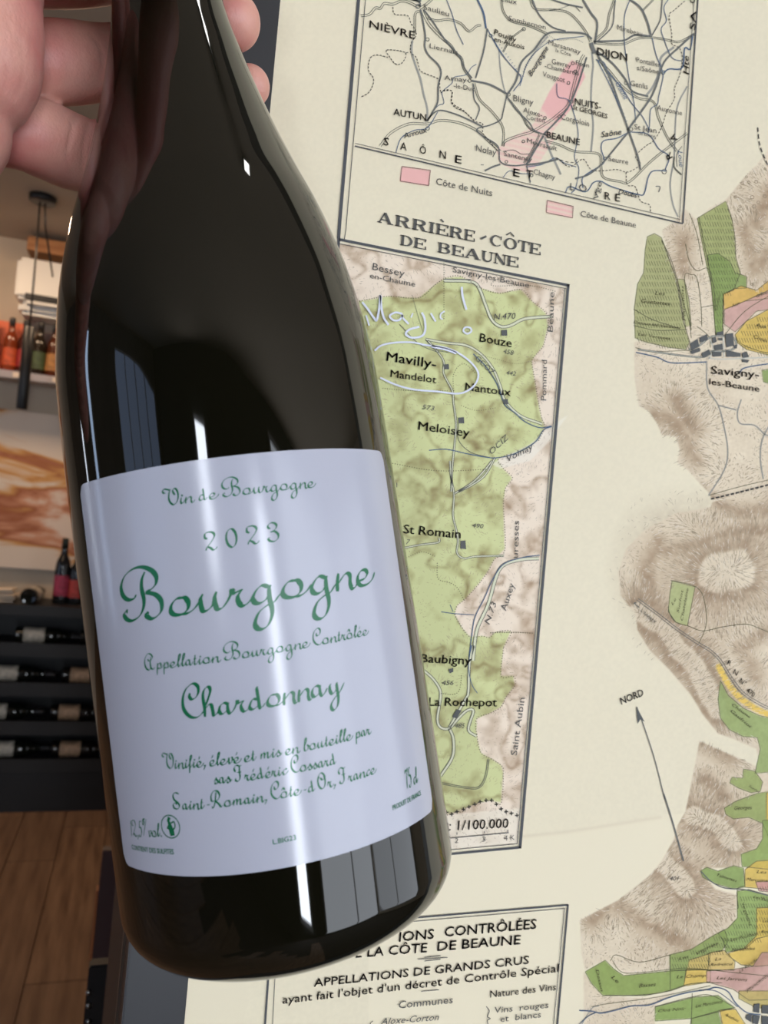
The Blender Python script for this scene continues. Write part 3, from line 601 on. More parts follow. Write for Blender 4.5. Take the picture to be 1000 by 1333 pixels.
text('Baubigny', Q3([(105, 84)])[0], Q3([(355, 96)])[0], 11, bold=.01); text('456', Q3([(210, 198)])[0], Q3([(268, 198)])[0], 6, shear=.2); text('La Rochepot', Q3([(145, 302)])[0], Q3([(485, 305)])[0], 11, bold=.01); text('485', Q3([(275, 412)])[0], Q3([(325, 412)])[0], 6, shear=.2)
text('Saint Aubin', Q3([(585, 550)])[0], Q3([(625, 262)])[0], 8); text(': 1/100.000', Q3([(246, 925)])[0], Q3([(542, 912)])[0], 12.5, bold=.005)
text('2', Q3([(275, 988)])[0], Q3([(292, 987)])[0], 6.5); text('3', Q3([(411, 981)])[0], Q3([(428, 980)])[0], 6.5); text('4 K', Q3([(522, 976)])[0], Q3([(574, 971)])[0], 6.5)
for x, y in ((286, 946), (424, 940), (541, 934)):
    x, y = Q3([(x, y)])[0]; line('border_lines', [(x+.2, y-3), (x, y)], .9, False)

# ================= table at the bottom =================
line('border_lines', [(420, 1204), (739.5, 1177.5)], 2.2, False); line('border_lines', [(420, 1209), (735, 1182)], .8, False)
line('border_lines', [(739, 1177), (724, 1345)], 2.2, False); line('border_lines', [(734.5, 1182), (719, 1345)], .8, False)
line('border_lines', [(353.5, 1210), (344, 1345)], 2.6, False); line('border_lines', [(361, 1208), (354, 1345)], .8, False)
U = lambda p: T(340, 1150, 2.2727, p)
text('CONTRÔLÉES', U([(541, 156)])[0], U([(812, 132)])[0], 12.5, bold=.02); text('APPELLATIONS', (300, 1246), (545, 1223.5), 12.5, bold=.02) if False else text('IONS', (519, 1225), (564, 1221), 12.5, bold=.02)
text('DE LA CÔTE', (448, 1247), (555, 1238.6), 12, bold=.02); text('DE BEAUNE', U([(520, 198)])[0], U([(765, 178)])[0], 12, bold=.02)
text('APPELLATIONS DE GRANDS CRUS', U([(155, 304)])[0], U([(790, 236)])[0], 10.5, bold=.012)
text("ayant fait l'objet d'un décret de Contrôle Spécial", U([(62, 354)])[0], U([(878, 260)])[0], 10.5, bold=.005)
text('Communes', U([(405, 368)])[0], U([(565, 352)])[0], 9.5); text('Nature des Vins', U([(676, 336)])[0], U([(870, 314)])[0], 9, bold=.005)
text('Aloxe-Corton', U([(352, 416)])[0], U([(524, 402)])[0], 8.5, shear=.25); text('Vins  rouges', U([(688, 382)])[0], U([(848, 366)])[0], 8); text('et  blancs', U([(706, 408)])[0], U([(826, 394)])[0], 8)
line('border_lines', U([(665, 362), (674, 376), (668, 392), (677, 398), (668, 404), (672, 420)]), 1.0); line('border_lines', U([(330, 405), (322, 414), (330, 440)]), 1.0)
for k in range(3): line('border_lines', U([(482-(20 if k == 1 else 0), 217+k*5.5), (530+(20 if k == 1 else 0), 212+k*5.5)]), .9, False)
line('border_lines', U([(472, 318), (525, 313)]), .8, False)

# ================= vineyard map on the right =================
Zr = lambda p: T(750, 240, 4, p); Zs = lambda p: T(750, 480, 4, p); Zt = lambda p: T(750, 740, 4, p); Zu = lambda p: T(750, 1033, 4, p)
road(Zt([(318, 160), (420, 235), (530, 320), (635, 390), (700, 430), (750, 480), (800, 560), (860, 640), (930, 690), (1010, 730), (1120, 770)]), 3.4, None, 'rail_lines')
for p, w_ in ((Zt([(492, 62), (600, 85), (650, 120), (670, 180), (680, 260), (670, 320), (640, 390)]), .8), (Zt([(585, 300), (660, 325), (760, 305), (880, 290), (950, 310), (1060, 360)]), .8), (Zt([(480, 200), (490, 240), (520, 280), (585, 300)]), .8)): line('field_lines', p, w_)
dots('dashed_lines', Zs([(700, 678), (800, 655), (1000, 605), (1100, 580)]), 3.2, 5.6) if False else dashed('dashed_lines', Zs([(700, 678), (800, 655), (1000, 605), (1100, 580)]), 2.2, 4.6, 2.0)
line('field_lines', Zs([(690, 660), (850, 615), (1000, 580), (1100, 560)]), .8)
for p in (Zs([(680, -30), (685, 100), (740, 190), (770, 300), (790, 430), (770, 530), (690, 660)]), Zs([(740, 190), (835, 215)]), Zs([(860, 160), (840, 230), (855, 285), (930, 295), (990, 345), (1060, 350)]), Zs([(1020, 270), (970, 370), (960, 470), (975, 575)])): line('pale_roads', p, 1.8)
dashed('dashed_lines', [(986, 166), (989, 190), (999, 215)], 1.6, 6, 3); 
line('rail_lines', Zt([(315, 720), (355, 830), (410, 1000), (460, 1200)]), 1.3); line('rail_lines', Zu([(455, 0), (505, 160), (558, 350)]), 2.0)
ah = Zt([(312, 718), (355, 798), (332, 785), (318, 808)]); blockp('dark_blocks', ah)
line('rail_lines', Zt([(300, 180), (330, 205)]), .9); line('rail_lines', Zt([(300, 180), (312, 178)]), 1.6); 
text('NORD', Zt([(234, 708)])[0], Zt([(350, 660)])[0], 9, bold=.025)
for s_, x, y, a in (('R', 782, 498, 30), ('N', 812, 545, 36), ('N°', 845, 590, 40), ('470', 882, 640, 40)):
    x, y = Zt([(x, y)])[0]; L_ = {'R': 5, 'N': 6, 'N°': 9, '470': 12}[s_]; an = math.radians(a); text(s_, (x, y), (x+L_*math.cos(an), y+L_*math.sin(an)), 6.5, bold=.005)
text('à Savigny', Zt([(330, 222)])[0], Zt([(410, 282)])[0], 3.6)
text('Savigny-', (925, 486.5), (987, 492.5), 10, 'map_lettering', .01); text('les-Beaune', Zs([(690, 82)])[0], Zs([(950, 121)])[0], 8, bold=.005)
text('401', Zu([(482, 450)])[0], Zu([(530, 450)])[0], 5.5, shear=.25)
FT = [('Les', (852, 384), (865, 385), 6), ('Guetottes', (834, 394), (872, 398), 6), ('Dessus les Vermots', (824, 421), (885, 429), 4.6), ('Les Vermots', (830, 437), (872, 443), 4.6), ('Ez Connardises', (933, 405), (937, 385), 4), ('Planchots', (892, 418), (889, 372), 4), ('Aux', (952, 401), (963, 396), 5), ('Aux', (983, 425), (997, 428), 5.6), ('Clous', (980, 440), (998, 446), 5.6), ('Gravains', (984, 388), (1004, 380), 4.6), ('Chaume', (952, 918), (975, 935), 4.6), ('Gaufriot', (950, 926), (977, 948), 4.6),
 ('Le', (875, 788), (880, 780), 4), ('Suchot', (883, 798), (889, 768), 4), ('Chatelaine', (888, 808), (896, 766), 4), ('Georges', (955, 1054), (978, 1053), 6), ('Fourches', (974, 1024), (987, 1032), 4), ('Talmettes', (932, 1140), (958, 1148), 5), ('Les', (984, 1136), (997, 1137), 4.8), ('Marconnets', (971, 1146), (1003, 1148), 4.8), ('Les', (883, 1249), (896, 1246), 4.5), ('Vignes', (906, 1243), (935, 1228), 4.5), ('Les Peuillets', (950, 1225), (985, 1217), 5), ('Narbantons', (952, 1238), (982, 1236), 5.2), ('La', (930, 1250), (938, 1249), 4.8), ('Redrescul', (924, 1257), (953, 1256), 4.6),
 ('Le Champ', (880, 1273), (918, 1271), 5), ('Les Jarrons', (932, 1274), (972, 1277), 5), ('Le', (795, 1272), (803, 1280), 6), ('Basses', (831, 1285), (853, 1283), 6), ('Dessus', (775, 1262), (782, 1291), 4.6), ('Clos Noir', (856, 1317), (892, 1314), 4.8), ('Les Marconnets', (905, 1311), (940, 1305), 5), ('Bouchots', (944, 1322), (960, 1330), 5), ('La Ronde', (962, 1266), (985, 1250), 4.6), ('Planchots', (972, 1292), (1000, 1270), 5), ('Vergelesses', (965, 1176), (975, 1205), 4.4), ('Les Basses', (992, 1200), (1015, 1202), 5), ('Roichottes', (990, 1214), (1018, 1215), 5), ('Les Pins', (980, 1168), (1000, 1174), 4.4)]
for s_, p0, p1, h in FT: text(s_, p0, p1, h*.82, 'field_lettering', .0, .25)
for P_, c_ in FIELDS:
    P2 = P_+[P_[0]]
    line('field_lines', P2, .75, False)
for p in (Zr([(445, 290), (490, 380), (520, 470), (560, 620), (590, 720), (600, 800)]), Zr([(600, 760), (565, 490), (600, 470), (630, 490), (650, 620), (655, 740)]), Zr([(570, 310), (590, 400), (630, 450), (690, 440), (720, 560), (725, 660)]), Zr([(640, 170), (665, 300), (690, 420)]), Zr([(590, 150), (630, 260), (660, 420)]),
          Zr([(300, 650), (400, 705), (540, 750)]), Zr([(300, 735), (420, 760), (580, 755)]), Zr([(310, 850), (400, 870), (560, 865), (650, 860)]), Zr([(655, 640), (715, 630)]), Zr([(630, 740), (690, 790), (700, 850)]), Zr([(830, 790), (860, 830), (960, 870), (1050, 880)]), Zr([(770, 790), (880, 660), (1040, 560)]),
          Zu([(180, 870), (210, 840), (330, 878), (490, 840)]), Zu([(190, 870), (230, 925), (300, 935), (500, 915), (600, 910), (850, 935), (1000, 950)]), Zu([(150, 1050), (300, 1050), (450, 1035), (600, 990), (760, 985)]), Zu([(80, 1110), (160, 1095), (420, 1060), (700, 1000)]), Zu([(490, 840), (490, 1020)]), Zu([(880, 480), (840, 500), (845, 600)]), Zu([(690, 830), (690, 900)]),
          Zu([(410, 1110), (600, 1060), (700, 1050), (820, 1110)]), Zu([(605, 1040), (600, 1200)]), Zu([(740, 1130), (830, 1115)])): line('field_lines', p, .8)
line('rail_lines', Zu([(650, 405), (700, 455), (770, 490), (880, 500), (1000, 530), (1100, 545)]), 1.5)
line('river_lines', Zr([(310, 875), (420, 900), (500, 930), (680, 925)]), 1.5); line('river_lines', Zr([(850, 980), (880, 955), (1000, 935), (1100, 930)]), 1.5)
road(Zr([(585, 860), (640, 840), (700, 795), (760, 790), (820, 800), (830, 850), (760, 870), (700, 870), (640, 900), (320, 860)]), 2.2, 'road_pale')
line('road_pale', Zr([(690, 905), (760, 910), (900, 905), (1010, 900)]), 1.6); line('road_pale', Zr([(765, 790), (770, 900)]), 1.6); line('road_pale', Zr([(695, 800), (715, 860), (690, 910)]), 1.6)
for b in ([(590, 830), (630, 805), (640, 845), (600, 865)], [(640, 800), (680, 780), (685, 810), (645, 825)], [(590, 870), (640, 850), (645, 870), (600, 885)], [(705, 800), (725, 795), (730, 820), (708, 830)], [(735, 800), (760, 800), (760, 815), (740, 812)], [(775, 780), (815, 775), (820, 840), (780, 850)], [(715, 838), (760, 830), (762, 862), (720, 865)], [(650, 880), (690, 860), (700, 885), (660, 905)], [(705, 872), (755, 872), (755, 895), (710, 898)], [(778, 862), (855, 880), (855, 898), (780, 898)], [(862, 878), (885, 870), (900, 900), (865, 905)], [(862, 910), (900, 915), (890, 930), (862, 925)], [(815, 840), (835, 835), (835, 855), (820, 855)], [(730, 770), (765, 765), (765, 785), (730, 785)]):
    blockp('dark_blocks', Zr(b))
line('river_lines', Zu([(15, 1128), (80, 1132), (130, 1142), (200, 1128), (290, 1105), (380, 1100), (480, 1062), (580, 1035), (680, 1020), (730, 1008), (790, 1030), (830, 1090), (890, 1140), (960, 1150)]), 1.5)
line('river_lines', Zu([(640, 1022), (720, 1025), (780, 1060), (840, 1110)]), 1.0); line('river_lines', Zu([(0, 1215), (60, 1160), (100, 1140)]), 1.0); line('pale_roads', Zu([(30, 1200), (80, 1120), (120, 1105)]), 1.2)
for b in ([(885, 1150), (915, 1145), (910, 1190), (880, 1170)], [(925, 1095), (955, 1090), (950, 1140), (920, 1135)], [(965, 1100), (1000, 1100), (1000, 1145), (965, 1142)], [(920, 1150), (955, 1155), (945, 1200), (915, 1195)], [(965, 1155), (1010, 1160), (1010, 1215), (965, 1210)]): blockp('dark_blocks', Zu(b))
# tree signs and hill strokes (too many to pick apart)
rs = np.random.default_rng(11)
for k in range(60):
    x = rs.uniform(945, 1030); y = rs.uniform(215, 385)
    if mt[int(y)-RY0, min(int(x)-RX0, RW-1)] > .5 and x > 945+(y-215)*.18: ring('hill_strokes', x, y, rs.uniform(1.2, 2.4), .8)
Hh = np.zeros((RH, RW))
for p, a, b, f in RIDGES: Hh = np.maximum(Hh, np.exp(-(segdist(p, Xr, Yr)/(a+b+f))**2))
Hh = Hh+.25*fbm(Xr, Yr, 60, 200, 3)
for p in CREST: Hh = Hh-.12*np.exp(-(segdist(p, Xr, Yr)/22)**2)
gy, gx = np.gradient(Hh); g2y, g2x = np.gradient(H2)
mf = np.zeros((RH, RW), bool)
for P_, c_ in FIELDS: mf |= mask(P_) > .5
def hachures(n, m_, gx, gy, seed, L0, L1, key, wd, thr):
    r_ = np.random.default_rng(seed); x = r_.uniform(425, 1012, n); y = r_.uniform(0, 1340, n)
    xi = (x-RX0).astype(int); yi = (y-RY0).astype(int); ok = m_[yi, xi]
    x = x[ok]; y = y[ok]; xi = xi[ok]; yi = yi[ok]; dx = gx[yi, xi]; dy = gy[yi, xi]; g = np.hypot(dx, dy)
    ok = g > thr; x, y, dx, dy, g = x[ok], y[ok], dx[ok], dy[ok], g[ok]
    L = r_.uniform(L0, L1, len(x))*np.clip(g/(thr*4), .5, 1.1); ux = dx/g; uy = dy/g; wd_ = r_.uniform(.6, 1.1, len(x))*wd
    V = np.empty((len(x)*4, 2)); nx_, ny_ = -uy, ux
    V[0::4] = np.stack([x-nx_*wd_/2, y-ny_*wd_/2], 1); V[1::4] = np.stack([x+nx_*wd_/2, y+ny_*wd_/2], 1)
    V[2::4] = np.stack([x+ux*L+nx_*wd_*.2, y+uy*L+ny_*wd_*.2], 1); V[3::4] = np.stack([x+ux*L-nx_*wd_*.2, y+uy*L-ny_*wd_*.2], 1)
    ink(key, V, np.arange(len(x)*4).reshape(-1, 4))
hachures(52000, (mt > .5) & ~mf, gx, gy, 1, 3, 7, 'hill_strokes', .62, .0012)
hachures(16000, (mt > .5) & ~mf, gx, gy, 3, 3, 7, 'hill_lights', .6, .0012)
hachures(24000, (m2 > .5), g2x, g2y, 2, 2.5, 5.0, 'hill_strokes', .45, .0022)
hachures(9000, (soft > .12), gx, gy, 5, 3, 6, 'hill_strokes', .5, .0008)
for P_, c_ in [(FIELDS[i][0], 0) for i in (0, 2, 6, 16, 17, 19)]:      # vine rows
    pm = mask(P_) > .5; r_ = np.random.default_rng(len(P_)); X0 = min(p[0] for p in P_); X1 = min(1010, max(p[0] for p in P_)); Y0 = min(p[1] for p in P_); Y1 = max(p[1] for p in P_)
    sl = {0: .5}.get(0)
    for k in range(int((X1-X0+Y1-Y0)/3.4)):
        s0 = X0-(Y1-Y0)*.4+k*3.4
        for t in np.arange(0, Y1-Y0, 9):
            y = Y0+t; x = s0+t*.4
            if X0 < x < X1 and 0 < int(x)-RX0 < RW and pm[int(y)-RY0, int(x)-RX0]: line('field_lines', [(x, y), (x+2.4, y+6)], .55, False)

# ---- white marker writing on the laminated surface
Zm = lambda p: T(460, 340, 5.556, p)
for p, w_ in (([(60, 300), (100, 350), (145, 415), (165, 430), (183, 340), (192, 250), (197, 330), (215, 410), (250, 465)], 2.8), ([(88, 395), (110, 470)], 2.2), ([(350, 385), (300, 375), (258, 400), (285, 430), (330, 428), (352, 392), (352, 412), (395, 458)], 2.5),
             ([(425, 380), (412, 412)], 1.8), ([(490, 375), (510, 420), (515, 500), (490, 545), (420, 557), (375, 532), (400, 498), (472, 478)], 2.7), ([(555, 380), (590, 440)], 2.3), ([(655, 365), (628, 385), (625, 412), (640, 425)], 1.8),
             ([(778, 190), (785, 260), (812, 355)], 2.7), ([(790, 500), (805, 482), (838, 485), (848, 510), (820, 528), (795, 515), (790, 500)], 2.2),
             ([(150, 650), (200, 612), (300, 592), (420, 590), (520, 610), (640, 625), (740, 660), (840, 730), (897, 810), (880, 885), (820, 940), (740, 960), (600, 945), (430, 930), (300, 895), (190, 845)], 2.3), ([(560, 618), (660, 640), (740, 668)], 3.4)):
    line('marker_writing', Zm(p), w_)

# ---- slab-serif heading, drawn letter by letter
def arc(cx, cy, rx, ry, a0, a1, n=14):
    t = np.radians(np.linspace(a0, a1, n)); return np.stack([cx+rx*np.cos(t), cy+ry*np.sin(t)], 1)
ST, HA, SE = .2, .09, .09
def slabs(*xs): return [([(a, y), (b, y)], SE) for a, b, y in xs]
def bowl(x, yc, rx, ry): p = arc(x, yc, rx, ry, 90, -90); return [(p, HA+(ST-HA)*np.cos(np.radians(np.linspace(90, -90, 14)))**1.5)]
SLAB = {
'A': [([(.12, .04), (.44, .98)], HA), ([(.44, .98), (.80, .04)], ST), ([(.24, .32), (.66, .32)], HA)]+slabs((0, .28, .045), (.64, 1, .045)),
'R': [([(.2, .0), (.2, 1)], ST)]+bowl(.5, .74, .25, .22)+[([(.1, .955), (.5, .955)], SE), ([(.2, .52), (.5, .52)], HA), ([(.5, .5), (.62, .38), (.76, .05)], ST*.95)]+slabs((.02, .42, .045), (.66, .98, .045), (.02, .3, .955)),
'I': [([(.5, 0), (.5, 1)], ST*2.2)]+slabs((.05, .95, .045), (.05, .95, .955)),
'E': [([(.22, 0), (.22, 1)], ST), ([(.02, .955), (.9, .955)], SE), ([(.02, .045), (.95, .045)], SE), ([(.2, .5), (.66, .5)], HA), ([(.9, 1), (.86, .72)], .1), ([(.93, 0), (.89, .3)], .1), ([(.66, .36), (.66, .64)], .09)],
'C': [(arc(.52, .5, .42, .46, 50, 320, 22), HA+(ST-HA)*np.clip(-np.cos(np.radians(np.linspace(50, 320, 22))), 0, 1)), ([(.86, .98), (.86, .66)], .1)],
'O': [(arc(.5, .5, .40, .46, 0, 360, 26), HA+(ST-HA)*np.abs(np.cos(np.radians(np.linspace(0, 360, 26))))**1.4)],
'T': [([(.5, 0), (.5, 1)], ST), ([(.04, .955), (.96, .955)], SE), ([(.08, 1), (.06, .7)], .1), ([(.92, 1), (.94, .7)], .1)]+slabs((.28, .72, .045)),
'D': [([(.22, 0), (.22, 1)], ST), ([(.02, .955), (.45, .955)], SE), ([(.02, .045), (.45, .045)], SE), (arc(.42, .5, .46, .455, 90, -90, 18), HA+(ST-HA)*np.cos(np.radians(np.linspace(90, -90, 18)))**1.3)],
'B': [([(.22, 0), (.22, 1)], ST), ([(.02, .955), (.5, .955)], SE), ([(.02, .045), (.5, .045)], SE), ([(.2, .52), (.5, .52)], HA)]+bowl(.5, .74, .3, .22)+bowl(.5, .28, .36, .24),
'U': [([(.2, 1), (.2, .35)], ST), (arc(.5, .34, .3, .3, 180, 360, 14), np.linspace(ST, HA, 14)), ([(.8, .34), (.8, 1)], HA)]+slabs((.0, .4, .955), (.62, .98, .955)),
'N': [([(.16, 0), (.16, 1)], HA), ([(.16, 1), (.82, .02)], ST), ([(.84, 0), (.84, 1)], HA)]+slabs((.0, .34, .045), (.0, .24, .955), (.66, 1, .955)),
}
def slab_letter(ch, p0, p1, h):
    p0 = np.array(p0); p1 = np.array(p1); upv = map_up(p0, p1)*h
    for P_, w_ in SLAB[ch]:
        P_ = np.array(P_, float); v_, f_ = ribbon(P_*np.array([1, 1.0]), w_); ink('map_lettering', p0+v_[:, :1]*(p1-p0)+v_[:, 1:]*upv, f_)
def map_up(p0, p1):
    a0, b0 = px_ab(*p0); a1, b1 = px_ab(*p1); d = np.array([a1-a0, b1-b0]); d /= np.linalg.norm(d); e = 1e-3
    x, y = ab_px(np.array([a0-d[1]*e]), np.array([b0+d[0]*e])); v_ = np.array([x[0]-p0[0], y[0]-p0[1]]); return v_/np.linalg.norm(v_)
Zh = lambda x, y: (480+x/4.167, 270+y/4.167)
for ch, x0, x1 in (('A', 45, 130), ('R', 138, 226), ('R', 230, 318), ('I', 320, 356), ('E', 358, 432), ('R', 432, 512), ('E', 512, 575), ('C', 655, 722), ('O', 730, 800), ('T', 803, 868), ('E', 866, 932)):
    yb = lambda x: 82+(x-45)*(262-82)/(930-45); slab_letter(ch, Zh(x0, yb(x0)), Zh(x1, yb(x1)), 14.2)
for ch, x0, x1 in (('D', 165, 236), ('E', 238, 312), ('B', 368, 442), ('E', 444, 516), ('A', 516, 606), ('U', 606, 674), ('N', 674, 744), ('E', 742, 812)):
    yb = lambda x: 205+(x-165)*(330-205)/(812-165); slab_letter(ch, Zh(x0, yb(x0)), Zh(x1, yb(x1)), 13.4)
line('map_lettering', [Zh(388, 66), Zh(404, 82)], 2.0, False); line('map_lettering', [Zh(744, 152), Zh(766, 138), Zh(786, 160)], 1.8, False); line('map_lettering', [Zh(606, 172), Zh(616, 168), Zh(636, 158)], 2.8, False)

# ------------------------------------------------------------------ bottle frame (local x right, -y to the camera, z up the bottle)
BA = np.array([-0.03235564, -0.03591837, -0.20010233]); BD = np.array([-0.14978796, 0.98724384, -0.05397376]); BD /= np.linalg.norm(BD)
BX = np.cross(BD, -BA/np.linalg.norm(BA)); BX /= np.linalg.norm(BX); BN = np.cross(BX, BD)
BASE = -.0658
bm_ = Matrix([list(r) for r in (M @ np.stack([BX, -BN, BD], 1))]).to_4x4(); bm_.translation = Vector(wc(BA+BD*BASE))
bottle = empty('wine_bottle', (0, 0, 0), 'dark glass wine bottle with white label in green script, held up by a hand', 'bottle')
bottle.matrix_world = bm_
def cyl_pt(arc_mm, s_mm, r=.0417):
    th = np.asarray(arc_mm)/41.5; return np.stack([r*np.sin(th), -r*np.cos(th), np.asarray(s_mm)/1000-BASE], -1)

prof = [(-.0600, .0), (-.0560, .010), (-.0500, .0) ]
pts = [(.020, .0005), (.0175, .008), (.008, .020), (.0015, .028), (0, .0305), (0, .031)]     # punt and base ring, z above the base
rho = .0108
for a in np.linspace(8, 90, 9): pts.append((rho-rho*math.cos(math.radians(a)), .0417-rho+rho*math.sin(math.radians(a))))
SH = [(-.030, .0417), (.000, .0416), (.030, .0414), (.048, .0413), (.062, .0411), (.075, .0406), (.088, .0389), (.097, .0372), (.106, .0349), (.115, .0321), (.125, .0284), (.137, .0243), (.150, .0205), (.160, .0180), (.169, .0160), (.177, .0148), (.190, .0142), (.205, .0140), (.222, .0139)]
sm = catmull([(a-BASE, b) for a, b in SH], 5); pts += [tuple(p) for p in sm]
pts += [(.2895, .0139), (.290, .0152), (.2985, .0152), (.300, .0145), (.300, .0100), (.285, .0095)]
m_glass = mat('dark_olive_glass', (13, 12, 6), .035, spec=.55, ior=1.52, bump=(28, .04, .0004))
link('glass_body', lathe([(z, r) for z, r in pts], 128, False), m_glass, bottle)
m_wax = mat('black_foil', (24, 22, 24), .35, metal=.3)
link('foil_capsule', lathe([(.262, .01425), (.2885, .01425), (.2890, .0155), (.2990, .0155), (.3008, .0148), (.3008, .0001)], 64, False), m_wax, bottle)
# label: a curved sheet with rounded corners
LC = {'tl': (-40.2, 45.4), 'tr': (42.6, 44.6), 'bl': (-42.2, -39.3), 'br': (40.6, -41.4)}
nu, nv = 90, 60; vv = []; ff = []
Wm, Hm, cr_ = 83.0, 85.0, 2.2
for i in range(nu+1):
    x = i/nu*Wm; d = min(x, Wm-x); tr = cr_-math.sqrt(max(0, cr_**2-(cr_-d)**2)) if d < cr_ else 0
    for j in range(nv+1):
        y = tr+(Hm-2*tr)*j/nv; uu, v2 = x/Wm, y/Hm
        a_ = (LC['bl'][0]*(1-uu)+LC['br'][0]*uu)*(1-v2)+(LC['tl'][0]*(1-uu)+LC['tr'][0]*uu)*v2
        s_ = (LC['bl'][1]*(1-uu)+LC['br'][1]*uu)*(1-v2)+(LC['tl'][1]*(1-uu)+LC['tr'][1]*uu)*v2
        vv.append(cyl_pt(a_, s_, .04185))
for i in range(nu):
    for j in range(nv): a_ = i*(nv+1)+j; ff.append((a_, a_+nv+1, a_+nv+2, a_+1))
m_label = mat('satin_white_label_paper', (172, 174, 188), .17, spec=.5, bump=(500, .08, .0002))
lab = link('label', pydata('label', vv, ff, True), m_label, bottle)
lab['label'] = 'white rounded-corner label with green script'

